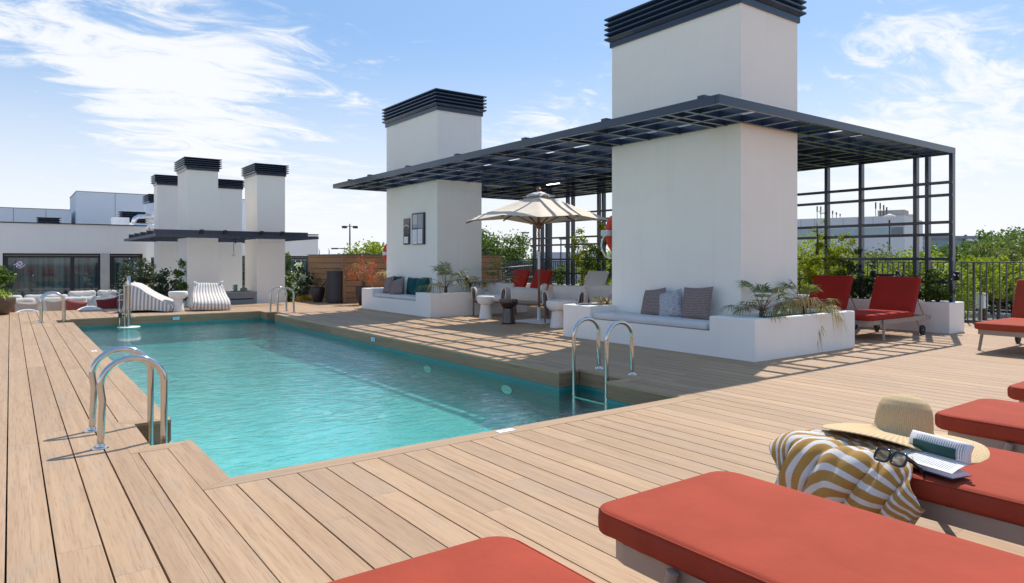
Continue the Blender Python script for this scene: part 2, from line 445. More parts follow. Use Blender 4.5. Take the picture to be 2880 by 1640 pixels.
ML_olive = mk_leaf('olive_leaf', (0.06,0.085,0.022), (0.14,0.17,0.04), (0.27,0.28,0.08), 0.5, 0.32)
ML_palm = mk_leaf('palm_leaf', (0.05,0.075,0.022), (0.13,0.16,0.045), (0.27,0.27,0.09), 0.5, 0.3)
ML_dry = mk_leaf('dry_leaf', (0.26,0.17,0.06), (0.42,0.30,0.13), (0.55,0.44,0.22), 0.6, 0.3)
ML_rust = mk_leaf('rust_leaf', (0.25,0.05,0.025), (0.42,0.11,0.05), (0.55,0.22,0.12), 0.6, 0.3)
ML_flower = mk_leaf('white_flower', (0.60,0.62,0.56), (0.72,0.72,0.68), (0.85,0.85,0.82), 0.6, 0.3)
ML_purple = mk_leaf('lilac_flower', (0.30,0.25,0.62), (0.45,0.38,0.78), (0.62,0.56,0.88), 0.6, 0.3)
ML_orange = mk_leaf('orange_leaf', (0.45,0.20,0.03), (0.55,0.32,0.04), (0.40,0.36,0.06), 0.6, 0.3)
ML_strap = mk_leaf('strap_leaf', (0.16,0.24,0.03), (0.32,0.38,0.06), (0.55,0.50,0.12), 0.4, 0.4)
M_bark = simple('bark', (0.12,0.085,0.06), 0.9, 0, 0.3, 30, 0.6)
M_stem = simple('pale_stem', (0.34,0.24,0.18), 0.8, 0, 0.2, 30)
# ---------------------------------------------------------------- pool and deck
PX0, PX1, PY0, PY1 = 0.975, 4.73, 3.96, 16.45
OUT = [(PX0,PY0),(PX1,PY0),(PX1,4.89),(5.02,4.89),(5.02,5.60),(PX1,5.60),(PX1,15.36),(4.97,15.36),(4.97,15.95),(PX1,15.95),
       (PX1,PY1),(PX0,PY1),(PX0,16.31),(0.73,16.31),(0.73,15.60),(PX0,15.60),(PX0,5.66),(0.73,5.66),(0.73,4.94),(PX0,4.94)]
def offset(poly, wf):
    n = len(poly); res = []
    lines = []
    for i in range(n):
        a, b = poly[i], poly[(i+1) % n]; w = wf(i, a, b)
        if abs(a[0]-b[0]) < 1e-9: lines.append(('x', a[0] + (w if b[1] > a[1] else -w)))
        else: lines.append(('y', a[1] + (-w if b[0] > a[0] else w)))
    for i in range(n):
        p, q = lines[i-1], lines[i]; d = {p[0]: p[1], q[0]: q[1]}
        res.append((d['x'], d['y']))
    return res
def cop_w(i, a, b):
    if abs(a[0]-b[0]) < 1e-9: return 0.165 if abs(a[0]-PX0) < .01 or abs(a[0]-PX1) < .01 else 0.13
    return 0.136
COPE = offset(OUT, cop_w)
def scan(poly, x):
    ys = []
    n = len(poly)
    for i in range(n):
        a, b = poly[i], poly[(i+1) % n]
        if (a[0] - x) * (b[0] - x) < 0: ys.append(a[1])
    return sorted(ys)
deck = MB()
xsb = sorted(set(p[0] for p in COPE))
k = -37
GAP = 0.0028
while True:
    xa = 1.14 + 0.165*k; xb = xa + 0.165; k += 1
    if xa > 14.55: break
    cuts = [xa] + [x for x in xsb if xa + .004 < x < xb - .004] + [xb]
    tone = None
    ymax = 19.35 if xb < 7.46 else 18.02
    wide = 0.0046 if rng.random() < 0.6 else 0.0028
    # board joints shared by the sub-strips of one column
    js = [-4.0]; y = -4.0 + rng.uniform(.6, 3.6)
    while y < ymax: js.append(y); y += rng.choice((3.0, 3.6, 2.4, 3.6))
    js.append(ymax)
    tones = [rng.random() for _ in js]
    for ci in range(len(cuts)-1):
        ca, cb = cuts[ci], cuts[ci+1]
        x0 = ca + (wide if ci == 0 else 0.0006); x1 = cb - (wide if ci == len(cuts)-2 else 0.0006)
        if x1 - x0 < .012: continue
        ys = scan(COPE, (ca+cb)/2); holes = [(ys[i]-0.0012, ys[i+1]+0.0012) for i in range(0, len(ys), 2)]
        for j in range(len(js)-1):
            a, b = js[j], js[j+1] - 0.0012
            segs = [(a, b)]
            for h0, h1 in holes:
                ns = []
                for s0, s1 in segs:
                    if h1 <= s0 or h0 >= s1: ns.append((s0, s1)); continue
                    if s0 < h0: ns.append((s0, h0))
                    if h1 < s1: ns.append((h1, s1))
                segs = ns
            for s0, s1 in segs:
                if s1 - s0 > .01: deck.box(x0, x1, s0, s1, -0.022, 0.0, val=tones[j])
struct(deck.build('deck_boards', M_deck))
base = MB()
for r in ((-5.2, 0.70, -4, 19.3), (5.05, 7.46, -4, 19.3), (0.70, 5.05, -4, 3.93), (0.70, 5.05, 16.48, 19.3), (7.46, 14.6, -4, 18.0)):
    base.box(r[0], r[1], r[2], r[3], -0.20, -0.030)
struct(base.build('deck_base', M_seam))
# coping frame, mitred, split in long lengths
cop = [MB(), MB()]; fas = [MB(), MB()]
n = len(OUT)
for i in range(n):
    a, b = Vector((*OUT[i], 0)), Vector((*OUT[(i+1) % n], 0)); A, B = Vector((*COPE[i], 0)), Vector((*COPE[(i+1) % n], 0))
    isx = abs(a.y - b.y) < 1e-6; L = (b - a).length; m = max(1, round(L/3.3))
    for s in range(m):
        t0, t1 = s/m, (s+1)/m
        # inner edge points and matching outer points (perpendicular except at the mitres)
        p0, p1 = a.lerp(b, t0), a.lerp(b, t1)
        q0 = A if s == 0 else (Vector((p0.x, A.y, 0)) if isx else Vector((A.x, p0.y, 0)))
        q1 = B if s == m-1 else (Vector((p1.x, A.y, 0)) if isx else Vector((A.x, p1.y, 0)))
        e = 0.0011*(b-a).normalized()
        pts = [p0+e, p1-e, q1-e, q0+e]
        up = [Vector((p.x, p.y, 0.0015)) for p in pts]; dn = [Vector((p.x, p.y, -0.021)) for p in pts]
        mb = cop[0 if isx else 1]
        mb.add(up + dn, [(3,2,1,0),(4,5,6,7),(0,1,5,4),(1,2,6,5),(2,3,7,6),(3,0,4,7)], rng.random())
        nrm = Vector((b.y-a.y, a.x-b.x, 0)).normalized()   # outward from the water
        o0, o1 = p0 + nrm*0.004, p1 + nrm*0.004
        f = fas[0 if isx else 1]
        q = [o0 + e*(1.2 if s else 0), o1 - e*(1.2 if s < m-1 else 0)]
        r2 = [q[1] + nrm*0.014, q[0] + nrm*0.014]
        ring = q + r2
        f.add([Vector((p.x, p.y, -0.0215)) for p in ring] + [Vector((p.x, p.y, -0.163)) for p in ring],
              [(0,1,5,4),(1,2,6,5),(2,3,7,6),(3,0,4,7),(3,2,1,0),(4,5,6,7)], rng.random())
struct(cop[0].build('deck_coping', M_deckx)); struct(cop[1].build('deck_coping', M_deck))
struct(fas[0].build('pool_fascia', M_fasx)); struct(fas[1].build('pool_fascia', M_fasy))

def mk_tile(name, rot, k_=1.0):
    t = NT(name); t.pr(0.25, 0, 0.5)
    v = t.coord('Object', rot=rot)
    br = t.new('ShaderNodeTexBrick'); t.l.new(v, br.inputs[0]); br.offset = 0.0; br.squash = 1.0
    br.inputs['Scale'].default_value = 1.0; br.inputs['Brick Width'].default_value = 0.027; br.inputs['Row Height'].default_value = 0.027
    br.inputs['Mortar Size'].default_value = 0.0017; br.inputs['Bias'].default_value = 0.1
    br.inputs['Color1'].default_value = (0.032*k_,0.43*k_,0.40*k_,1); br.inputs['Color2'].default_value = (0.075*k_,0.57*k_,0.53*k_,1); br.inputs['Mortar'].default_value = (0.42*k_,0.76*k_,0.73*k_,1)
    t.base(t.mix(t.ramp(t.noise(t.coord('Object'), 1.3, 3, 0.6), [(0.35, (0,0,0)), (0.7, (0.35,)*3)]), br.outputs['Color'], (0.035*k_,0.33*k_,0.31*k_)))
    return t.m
M_tile = mk_tile('mosaic_tile', (0,0,0)); M_tilex = mk_tile('mosaic_tile_cross_shaded', (R(90),0,0), .40); M_tiley = mk_tile('mosaic_tile_side_shaded', (R(90),0,R(90)), .40)  # wall tiles darker than the floor: shade on the walls painted into their colour
WET = offset(OUT, lambda i, a, b: 0.010)
FLOOR = -0.60
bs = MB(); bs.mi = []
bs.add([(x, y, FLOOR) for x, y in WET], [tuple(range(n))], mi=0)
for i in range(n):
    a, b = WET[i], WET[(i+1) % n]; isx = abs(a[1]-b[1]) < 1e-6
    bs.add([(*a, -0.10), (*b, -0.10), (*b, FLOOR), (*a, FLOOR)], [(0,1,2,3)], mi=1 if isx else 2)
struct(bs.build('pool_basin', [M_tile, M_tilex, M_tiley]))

t = NT('pool_water'); t.n.remove(t.b)
v = t.coord('Object')
na = t.noise(t.coord('Object', rot=(0,0,R(20)), scale=(1,1.3,1)), 2.1, 3, 0.55, 0.9); nb = t.noise(t.coord('Object', rot=(0,0,R(-38)), scale=(1.0,2.1,1)), 5.2, 4, 0.62, 1.6); nc = t.noise(v, 24, 3, 0.6, 0.8)
# calmer water towards the near end
spy = t.new('ShaderNodeSeparateXYZ'); t.l.new(v, spy.inputs[0])
calm = t.new('ShaderNodeMapRange'); calm.inputs['From Min'].default_value = 3.9; calm.inputs['From Max'].default_value = 11.0; calm.inputs['To Min'].default_value = 0.6; calm.inputs['To Max'].default_value = 1.6
t.l.new(spy.outputs[1], calm.inputs[0])
h = t.math('ADD', t.math('MULTIPLY', na, 1.0), t.math('ADD', t.math('MULTIPLY', nb, 0.62), t.math('MULTIPLY', nc, 0.05)))
bm_ = t.new('ShaderNodeBump'); bm_.inputs['Strength'].default_value = 1.0
t.l.new(t.math('MULTIPLY', calm.outputs[0], 0.014), bm_.inputs['Distance']); t.l.new(h, bm_.inputs['Height'])
fr = t.new('ShaderNodeFresnel'); fr.inputs['IOR'].default_value = 1.33; t.l.new(bm_.outputs[0], fr.inputs['Normal'])
gl = t.new('ShaderNodeBsdfGlossy'); gl.inputs['Roughness'].default_value = 0.015; gl.inputs[0].default_value = (0.95,0.98,1,1); t.l.new(bm_.outputs[0], gl.inputs['Normal'])
tp = t.new('ShaderNodeBsdfTransparent'); tp.inputs[0].default_value = (0.88,0.99,0.99,1)
rf = t.new('ShaderNodeBsdfRefraction'); rf.inputs['IOR'].default_value = 1.33; rf.inputs['Roughness'].default_value = 0.0; rf.inputs[0].default_value = (0.86,1.0,1.0,1)
t.l.new(bm_.outputs[0], rf.inputs['Normal'])
m0 = t.new('ShaderNodeMixShader'); m0.inputs[0].default_value = 0.12; t.l.new(tp.outputs[0], m0.inputs[1]); t.l.new(rf.outputs[0], m0.inputs[2])
mx = t.new('ShaderNodeMixShader'); t.l.new(t.math('MULTIPLY', fr.outputs[0], 1.5, True), mx.inputs[0]); t.l.new(m0.outputs[0], mx.inputs[1]); t.l.new(gl.outputs[0], mx.inputs[2])
t.l.new(mx.outputs[0], t.out.inputs[0]); M_water = t.m
wm = MB(); wm.add([(x, y, -0.21) for x, y in WET], [tuple(range(n))])
struct(wm.build('water', M_water))

for (yy, lab) in ((6.55, 'round underwater pool light on the right wall near the ladder'), (8.45, 'second round underwater pool light along the right wall')):
    tt = thing('pool_light', lab, 'pool light', (4.735, yy, -.33)); Mq = RY(R(-90)); tt.scale = (1, 1, .5)
    m = MB(); m.lathe([(.0,.012),(.075,.012),(.085,.0),(.0,.0)][::-1], 24, M=Mq); m.build('lens', simple('lens_white', (0.75,0.85,0.82), .3), tt, smooth=True, auto=40)
    m = MB(); m.lathe([(.086,.0),(.105,.0),(.105,.014),(.086,.014)], 24, M=Mq); m.build('bezel', M_steel, tt, smooth=True, auto=40)

# ---------------------------------------------------------------- ground, lower terrace, road
gm = simple('scrub_ground', (0.22, 0.17, 0.11), 0.95, 0, 0.4, 1.2, 0.5, 20)
g_ = MB(); g_.poly([(-900,-600,-2.3),(1500,-600,-2.3),(1500,1500,-2.3),(-900,1500,-2.3)]); struct(g_.build('ground', gm))
verge = MB(); verge.box(14.9, 38.2, -30, 60, -1.75, -1.62); struct(verge.build('verge', gm))
rd = MB(); rd.box(38.2, 46.5, -120, 160, -1.80, -1.66)
struct(rd.build('road', simple('asphalt', (0.30,0.30,0.31), 0.9, 0, 0.1, 3)))
terr = simple('terrace_paving', (0.42,0.37,0.32), 0.8, 0, 0.1, 2)
tb = MB(); tb.box(-14, 7.44, 19.36, 27.2, -0.80, -0.70); tb.box(-14, 7.5, 19.31, 19.355, -0.70, -0.03)
struct(tb.build('lower_terrace', terr))
rb = MB(); rb.box(-14, 24, -8, 31, -2.2, -1.03)
struct(rb.build('roof_slab', terr))

# ---------------------------------------------------------------- towers
def tower(x0, x1, y0, y1, zb, zt, cap, label, group):
    cx, cy = (x0+x1)/2, (y0+y1)/2
    t = thing('ventilation_tower', label, 'tower', (cx, cy, zb), 0, group)
    hx, hy, h = (x1-x0)/2, (y1-y0)/2, zt - zb
    MB().box(-hx, hx, -hy, hy, 0, h).build('wall', M_wall, t, bevel=0.006)
    s = cap / 0.452
    b = MB()
    e = .025
    b.box(-hx-e, hx+e, -hy-e, hy+e, h-0.004, h+0.075*s); b.box(-hx+.10, hx-.10, -hy+.10, hy-.10, h+0.075*s, h+cap-.02)
    c = b.build('louvre_cap', M_navy, t)
    for i in range(5):
        zt_ = h + cap - i*0.078*s; l = MB()
        o, q = 0.085, 0.012
        def ring(e, z): return [(-hx-e,-hy-e,z),(hx+e,-hy-e,z),(hx+e,hy+e,z),(-hx-e,hy+e,z)]
        R4 = [ring(-.12, zt_-.012*s), ring(o, zt_), ring(o, zt_-.022*s), ring(q, zt_-.066*s), ring(q-.01, zt_-.066*s), ring(-.12, zt_-.03*s)]
        vs = [p for r_ in R4 for p in r_]; fs = []
        for a in range(5):
            for k in range(4): fs.append((a*4+k, (a+1)*4+k, (a+1)*4+(k+1) % 4, a*4+(k+1) % 4))
        if i == 0: fs.append((0,1,2,3))
        l.add(vs, fs); l.build('louvre_blade', M_navy, c)
    return t
BIGT = 'white ventilation towers through the large pergola'
tower(7.6, 8.9, 5.37, 7.72, 0, 4.52, .452, 'tallest white rendered tower with navy louvred cap, nearest the pool ladder', BIGT)
tower(7.6, 8.78, 13.16, 15.68, 0, 4.515, .452, 'white rendered tower with navy cap carrying two framed notice boards', BIGT)
SMT = 'white ventilation towers round the small pergola'
tower(3.76, 4.53, 19.6, 20.86, -.7, 3.585, .322, 'slim white tower behind the striped bean bags, tallest of the left group', SMT)
tower(5.555, 6.335, 19.6, 20.84, -.7, 3.58, .312, 'slim white tower right of the stone counter with navy cap', SMT)
tower(3.74, 4.56, 24.0, 24.63, -.7, 3.575, .31, 'white tower set back on the left behind the bean bag tower', SMT)
tower(5.45, 6.315, 24.0, 24.63, -.7, 3.575, .30, 'white tower set back between the two front slim towers', SMT)
tower(4.66, 5.58, 31.6, 33.0, -.7, 3.52, .40, 'short distant white tower with dark cap beside the silver ducts', SMT)

# ---------------------------------------------------------------- planters with seats
def heightblock(xs, ys, H, mat, name, at, parent=None, bevel=0.012):
    m = MB(); nx, ny = len(xs)-1, len(ys)-1
    g = lambda i, j: H[i][j] if 0 <= i < nx and 0 <= j < ny else 0.0
    for i in range(nx):
        for j in range(ny):
            z = H[i][j]; x0, x1, y0, y1 = xs[i], xs[i+1], ys[j], ys[j+1]
            if z <= 0: continue
            m.add([(x0,y0,z),(x1,y0,z),(x1,y1,z),(x0,y1,z)], [(0,1,2,3)])
            for (di, dj, a, b) in ((-1,0,(x0,y1),(x0,y0)),(1,0,(x1,y0),(x1,y1)),(0,-1,(x0,y0),(x1,y0)),(0,1,(x1,y1),(x0,y1))):
                zz = g(i+di, j+dj)
                if zz < z: m.add([(*a,zz),(*b,zz),(*b,z),(*a,z)], [(0,1,2,3)])
    return m.build(name, mat, parent, at=at, weld=True, bevel=bevel)
def seat_planter(y0, y1, ya, yb, xr, label, open_far=False):
    t = thing('seat_planter', label, 'planter', (7.05, (y0+y1)/2, 0), 0, 'rendered seat planters at the tower feet')
    xs = [7.05, 7.36, 7.597, 8.95, xr-.09, xr]; w = .085
    ys = [y0, y0+w, ya-.10, ya, yb, yb+.10, y1-w, y1]
    H = [[.5]*7 for _ in range(5)]
    for i in range(5):
        for j in range(7):
            if j == 3: H[i][j] = .31 if i < 2 else (.31 if i == 2 else .5)
            if j == 1 and 1 <= i <= 3: H[i][j] = .43
            if j == 5 and 1 <= i <= 3 and open_far: H[i][j] = .43
    at = Vector((7.05, (y0+y1)/2, 0))
    b = heightblock([x-at.x for x in xs], [y-at.y for y in ys], H, M_plant, 'planter_body', None, t)
    s = MB(); s.box(.33, xr-at.x-.11, y0+w+.02-at.y, ya-.12-at.y, .40, .455)
    if open_far: s.box(.33, xr-at.x-.11, yb+.12-at.y, y1-w-.02-at.y, .40, .455)
    s.build('soil', M_soil, t)
    return t
seat_planter(4.79, 8.25, 5.44, 7.62, 9.35, 'white rendered planter seat with a spiky palm, wrapped round the tallest tower', True)
seat_planter(12.50, 15.94, 13.13, 15.31, 9.6, 'white rendered planter seat under the notice boards, three teal pillows on it', False)

def pad(name, x0, x1, y0, y1, z, h, mat, label, cat='cushion', group=None):
    m = MB(); m.rbox(x1-x0, y1-y0, h, h*.42, puff=0.012, sub=(4, 10), M=T((x0+x1)/2, (y0+y1)/2, z+h/2 + .002))
    o = m.build(name, mat, at=((x0+x1)/2, (y0+y1)/2, z), smooth=True, weld=True)
    return tag(o, label, cat, group)
pad('seat_cushion', 7.06, 7.57, 5.50, 7.59, .313, .092, M_seatpad, 'long pale seat cushion below the brown pillows on the near planter seat')
pad('seat_cushion', 7.06, 7.57, 14.68, 15.24, .313, .075, M_seatpad, 'short pale seat cushion at the far end of the far planter seat')
pad('seat_cushion', 7.06, 7.57, 13.17, 14.67, .313, .075, M_seatpad, 'long pale seat cushion under the teal and brown pillows')

def pillow(name, w, h, th, M, mat, label, group=None, cat='pillow', seed=0, uvs=1.0):
    m = MB(); N = 16
    ph = random.Random(seed).uniform(0, 6)
    def f(side):
        def g(u, v):
            a, b = 2*u-1, 2*v-1
            pin = 1 - 0.07*(1-abs(a)**2)*(abs(b)**3) ; pin2 = 1 - 0.07*(1-abs(b)**2)*(abs(a)**3)
            t_ = th/2 * (max(0, 1-a*a)**.42) * (max(0, 1-b*b)**.42)
            t_ *= 1 + .10*math.sin(5*a+ph)*math.cos(4*b+ph)
            sag = 1 + (.12 if b < 0 else -.05)*abs(b)
            return M @ Vector((side*t_*sag, a*w/2*pin2, b*h/2*pin + h/2))
        return g
    m.grid(f(-1), N, N, uv=True); m.grid(lambda u, v: f(1)(1-u, v), N, N, uv=True)
    o = m.build(name, mat, at=M.translation, smooth=True, weld=False)
    if uvs != 1:
        pass
    return tag(o, label, cat, group)
PG = 'pillows on the near planter seat'; PF = 'pillows on the far planter seat'
def pm(x, y, z, lean, roll=0, yaw=0): return T(x, y, z) @ RZ(yaw) @ RY(lean) @ RX(roll)
pillow('pillow', .44, .42, .15, pm(7.36, 6.70, .395, R(20), R(-8), R(-8)), M_weave, 'brown woven pillow leaning left on the near planter seat', PG, seed=1)
pillow('pillow', .38, .40, .14, pm(7.36, 6.33, .395, R(18), R(-14), R(6)), M_finestripe, 'grey finely striped pillow between the two brown woven ones', PG, seed=2)
pillow('pillow', .46, .46, .15, pm(7.34, 5.90, .395, R(15), R(-3), R(4)), M_weave, 'tallest brown woven pillow at the right end of the near seat', PG, seed=3)
pillow('pillow', .44, .43, .14, pm(7.49, 14.93, .385, R(6), 0, 0), M_teal, 'teal pillow hidden behind the left brown pillow on the far seat', PF, seed=4)
pillow('pillow', .44, .41, .14, pm(7.49, 14.18, .385, R(6), R(2), 0), M_teal, 'teal pillow hidden behind the slumped brown pillow on the far seat', PF, seed=5)
pillow('pillow', .46, .42, .15, pm(7.44, 13.60, .385, R(10), R(-3), R(8)), M_teal, 'teal pillow fully in view at the right end of the far seat', PF, seed=6)
pillow('pillow', .46, .44, .15, pm(7.28, 15.02, .383, R(17), R(-7), R(-6)), M_weave, 'brown woven pillow leftmost on the far planter seat', PF, seed=7)
pillow('pillow', .48, .42, .15, pm(7.22, 14.42, .383, R(22), R(-16), R(5)), M_weave, 'brown woven pillow slumped in front of teal ones on the far seat', PF, seed=8)

# ---------------------------------------------------------------- large pergola with trellis wall
pg = thing('pergola', 'large navy steel pergola with open grid roof and trellis wall over the lounge', 'pergola', (6.4, 4.81, 0))
o = Vector((6.4, 4.81, 0)); XR, YR, Z0, Z1 = 12.66-6.4, 16.18-4.81, 2.957, 3.060
def pbox(name, x0, x1, y0, y1, z0, z1, mat=M_navy, parent=None):
    return MB().box(x0, x1, y0, y1, z0, z1).build(name, mat, parent or pg, bevel=0.003)
pbox('edge_beam', 0, XR, 0, .05, Z0, Z1); pbox('edge_beam', 0, XR, YR-.05, YR, Z0, Z1)
pbox('edge_beam', 0, .05, .053, YR-.053, Z0, Z1); pbox('edge_beam', XR-.05, XR, .053, YR-.053, Z0, Z1)
ybs = [1.53]
for y in (5.335, 5.60, 5.77, 6.36, 6.93, 7.50, 7.72, 8.55, 9.28, 9.50, 10.38, 11.22, 11.44, 12.2, 13.02, 13.2, 14.3, 15.1, 15.28):
    pbox('cross_beam', .052, XR-.052, y-4.81-.027, y-4.81+.027, Z0+.002, Z1-.004)
for x in (6.72, 7.10, 7.568, 8.0, 8.42, 8.84, 9.09, 9.67, 10.23, 10.74, 11.16, 11.55, 11.99, 12.3):
    m = MB(); m.box(x-6.4-.026, x-6.4+.026, .052, YR-.052, Z0+.006, Z1-.008); m.build('long_beam', M_navy, pg)
for y in (5.02, 6.62, 8.4, 10.4, 12.3, 14.1, 15.2):   # small splice plates standing over the edge
    pbox('splice_block', .010, .12, y-4.81, y-4.81+.10, Z1+.001, Z1+.035)
M_ceil = simple('ceiling_panel', (0.20,0.205,0.22), 0.6, 0, 0.03, 1)
for i, (a, b) in enumerate(((5.80, 7.61), (7.612, 9.39), (9.392, 11.33), (11.332, 13.11), (13.112, 15.6))):
    pbox('roof_panel', 9.70-6.4, 12.58-6.4, a-4.81, b-4.81, Z1+.004, Z1+.030, M_ceil)
t = NT('led_strip'); t.b.inputs['Emission Color'].default_value = (1,0.98,0.95,1); t.b.inputs['Emission Strength'].default_value = 4.0; M_led = t.m
for (x, y) in ((9.4, 6.75), (10.0, 8.9), (10.1, 12.2)):
    pbox('light_strip', x-6.4, x-6.4+.045, y-4.81-.22, y-4.81+.22, Z0-.010, Z0+.001, M_led) if y > 7 else pbox('light_strip', 9.30-6.4, 9.34-6.4, 5.85-4.81, 7.2-4.81, Z0-.012, Z0+.001, M_led)
for y in (4.84, 5.21, 5.40, 6.34, 6.99, 8.1, 8.9, 9.12, 10.2, 11.1, 11.3, 12.2, 13.10, 13.28, 14.32, 14.54, 15.32, 15.46, 15.68, 16.05):
    pbox('post', 12.55-6.4, 12.655-6.4, y-4.81-.030, y-4.81+.030, .44, Z0-.002)
for z in (2.487, 2.278, 1.826, 1.624, 1.215, .828):
    pbox('trellis_rail', 12.525-6.4, 12.547-6.4, .0, YR, z-.025, z+.025)
# long planter under the trellis
t = thing('trellis_planter', 'long white rendered planter full of shrubs below the steel trellis', 'planter', (12.3, 4.76, 0))
ys = [0, .08, 11.5, 11.58]; H = [[.5]*3, [.5,.42,.5], [.5]*3]
heightblock([0, .07, .50, .58], ys, H, M_plant, 'planter_body', None, t)
MB().box(.075, .495, .085, 11.49, .40, .455).build('soil', M_gravel, t)
# ---------------------------------------------------------------- sun loungers (foot at local x=0, head at x=1.95)
def make_lounger(name, label, cloth, side_cloth, back=65, group=None, length=1.38, gathered=True):
    t = thing(name, label, 'sun lounger', (0,0,0), 0, group)
    f = MB(); z0, z1 = .235, .300; w = .335
    # rim with rounded foot corners
    path = [(1.95,-w),(.12,-w)] + [(.12-.10*math.sin(R(a)), -w+.10-.10*math.cos(R(a))) for a in (30,60,90)] + \
           [(.02, w-.10)] + [(.12-.10*math.cos(R(a)), w-.10+.10*math.sin(R(a))) for a in (30,60,90)] + [(1.95, w)]
    P = [Vector((x, y, 0)) for x, y in path]; m = len(P); vs = []
    for i, p in enumerate(P):
        d = (P[min(i+1, m-1)] - P[max(i-1, 0)]).normalized(); nn = Vector((-d.y, d.x, 0))
        for off, z in ((0,z0),(0,z1),(.028,z1),(.028,z0)): vs.append(p - nn*off*-1 + Vector((0,0,z)) if False else p - nn*(off) + Vector((0,0,z)))
    fs = []
    for i in range(m-1):
        for k in range(4): fs.append((i*4+k, (i+1)*4+k, (i+1)*4+(k+1) % 4, i*4+(k+1) % 4))
    fs += [(0,1,2,3), ((m-1)*4+3,(m-1)*4+2,(m-1)*4+1,(m-1)*4)]
    f.add(vs, fs); f.box(1.925, 1.955, -w-.001, w+.001, z0+.002, z1-.002)
    for x in (.35, .75, 1.15): f.box(x, x+.04, -w+.03, w-.03, z0+.01, z1-.015)
    f.build('frame', M_taupe, t, auto=30, smooth=True)
    for s in (-1, 1):
        l = MB(); l.tube([(.335, s*(w+.020), .300), (.27, s*(w+.045), 0.0)], .0185, 16); l.build('leg', M_taupe, t, smooth=True, auto=50)
        l = MB(); l.tube([(1.50, s*(w-.02), .26), (1.60, s*(w-.005), .075)], .016, 12); l.build('leg', M_taupe, t, smooth=True, auto=50)
        wh = MB(); MW = T(1.60, s*(w+.022), .078) @ RX(R(90))
        wh.lathe([(.058,-.012),(.078,-.016),(.078,.016),(.058,.012)], 28, M=MW); ww = wh.build('wheel', M_rubber, t, smooth=True, auto=40)
        hb = MB(); hb.lathe([(.0,-.009),(.058,-.009),(.058,.009),(.0,.009)], 28, M=MW); hb.lathe([(.014,-.018),(.014,.018)], 12, M=MW); hb.build('hub', M_taupe, ww, smooth=True, auto=40)
    c = MB()
    wr = random.Random(3)
    ph = [wr.uniform(0, 6.28) for _ in range(6)]
    def wob(q, L=length):
        # gathered sides of the loose cover
        k = abs(q.y)/.35
        if q.z < .028:
            amp = .0045*(1 if gathered else .4)
            s_ = math.sin(q.x*38+ph[0])*.5 + math.sin(q.x*71+ph[1])*.3 + math.sin(q.x*17+ph[2])*.6
            q = q + Vector((0, (1 if q.y > 0 else -1)*amp*s_*max(0, (k-.85)/.15), 0))
        hx, hy, RR = (length+.03)/2, .355, .085
        dx, dy = abs(q.x)-(hx-RR), abs(q.y)-(hy-RR)
        if dx > 0 and dy > 0:
            f_ = max(dx, dy)/math.hypot(dx, dy); q = Vector((math.copysign(hx-RR+dx*f_, q.x), math.copysign(hy-RR+dy*f_, q.y), q.z))
        return q
    c.rbox(length+.03, .71, .085, .026, M=T((length)/2-.015, 0, .344), seg=5, puff=.010, sub=(80 if gathered else 30, 22), fn=wob)
    seat = c.build('seat_cushion', cloth, t, smooth=True, weld=True)
    # fine seam piping
    pp = MB(); r_ = .08; hw = .350; z = .3795
    pts = []
    for (cx, cy, a0) in ((length-.05-r_, hw-r_, 0), (-.018+r_, hw-r_, 90), (-.018+r_, -hw+r_, 180), (length-.05-r_, -hw+r_, 270)):
        for a in range(0, 91, 18): pts.append((cx + r_*math.cos(R(a0+a)), cy + r_*math.sin(R(a0+a)), z))
    dense = []
    for i in range(len(pts)):
        a, b = Vector(pts[i]), Vector(pts[(i+1) % len(pts)]); k_ = max(1, int((b-a).length/.05))
        for j in range(k_): dense.append(a.lerp(b, j/k_))
    pp.tube(dense, .0034, 6, closed=True); pp.build('piping', cloth, seat, smooth=True)
    b = MB(); BL = .62
    Mb = T(length-.02, 0, .335) @ RY(-R(back)) @ T(BL/2, 0, .045)
    b.rbox(BL, .71, .085, .038, M=Mb, seg=4, puff=.010, sub=(8, 8))
    b.build('backrest_cushion', cloth, t, smooth=True, weld=True)
    bf = MB(); e = T(length-.02, 0, .29) @ RY(-R(back))
    for s in (-1, 1): bf.bar(e @ Vector((0, s*.31, .02)), e @ Vector((.62, s*.31, .02)), .03, .03)
    bf.bar(e @ Vector((.62, -.31, .02)), e @ Vector((.62, .31, .02)), .03, .03)
    pt = e @ Vector((.40, 0, .0))
    for s in (-1, 1): bf.bar((pt.x, s*.28, pt.z), (min(1.9, pt.x+.30), s*.30, .27), .016, .016)
    bf.build('backrest_frame', M_taupe, t)
    return t
LG = 'red sun loungers in the near row'; LP_ = 'loungers below the trellis'
la = make_lounger('sun_lounger', 'largest red lounger in front, flat and empty, nearest the camera', M_red, M_red_side, 28, LG)
la.location = (1.90, 1.655, 0); la.rotation_euler = (0, 0, R(-90))
dup(la, (.845, 1.655, 0), R(-90), 'red lounger cut by the bottom edge, only its rounded foot in view')
dup(la, (3.09, 1.655, 0), R(-90), 'red lounger carrying the straw hat, book and striped towel')
dup(la, (4.31, 1.60, 0), R(-90), 'red lounger just behind the straw hat, its foot corner rounded')
dup(la, (5.53, 1.66, 0), R(-90), 'red lounger of which only a small corner shows at the right edge')
lb = make_lounger('sun_lounger', 'red lounger raised upright in front of the trellis planter, wheel in view', M_red2, M_red_side, 66, LP_, gathered=False)
lb.location = (10.18, 5.31, 0)
dup(lb, (10.18, 6.40, 0), 0, 'red lounger half hidden behind the dry palm and the near planter')
l3 = make_lounger('sun_lounger', 'red lounger out on the open deck beside the railing, leg casting a long shadow', M_red, M_red_side, 66, LP_, gathered=False); l3.location = (10.10, 3.28, 0)
dup(lb, (10.18, 15.50, 0), 0, 'farther left dark red lounger behind the armchairs, back striped by shadow')
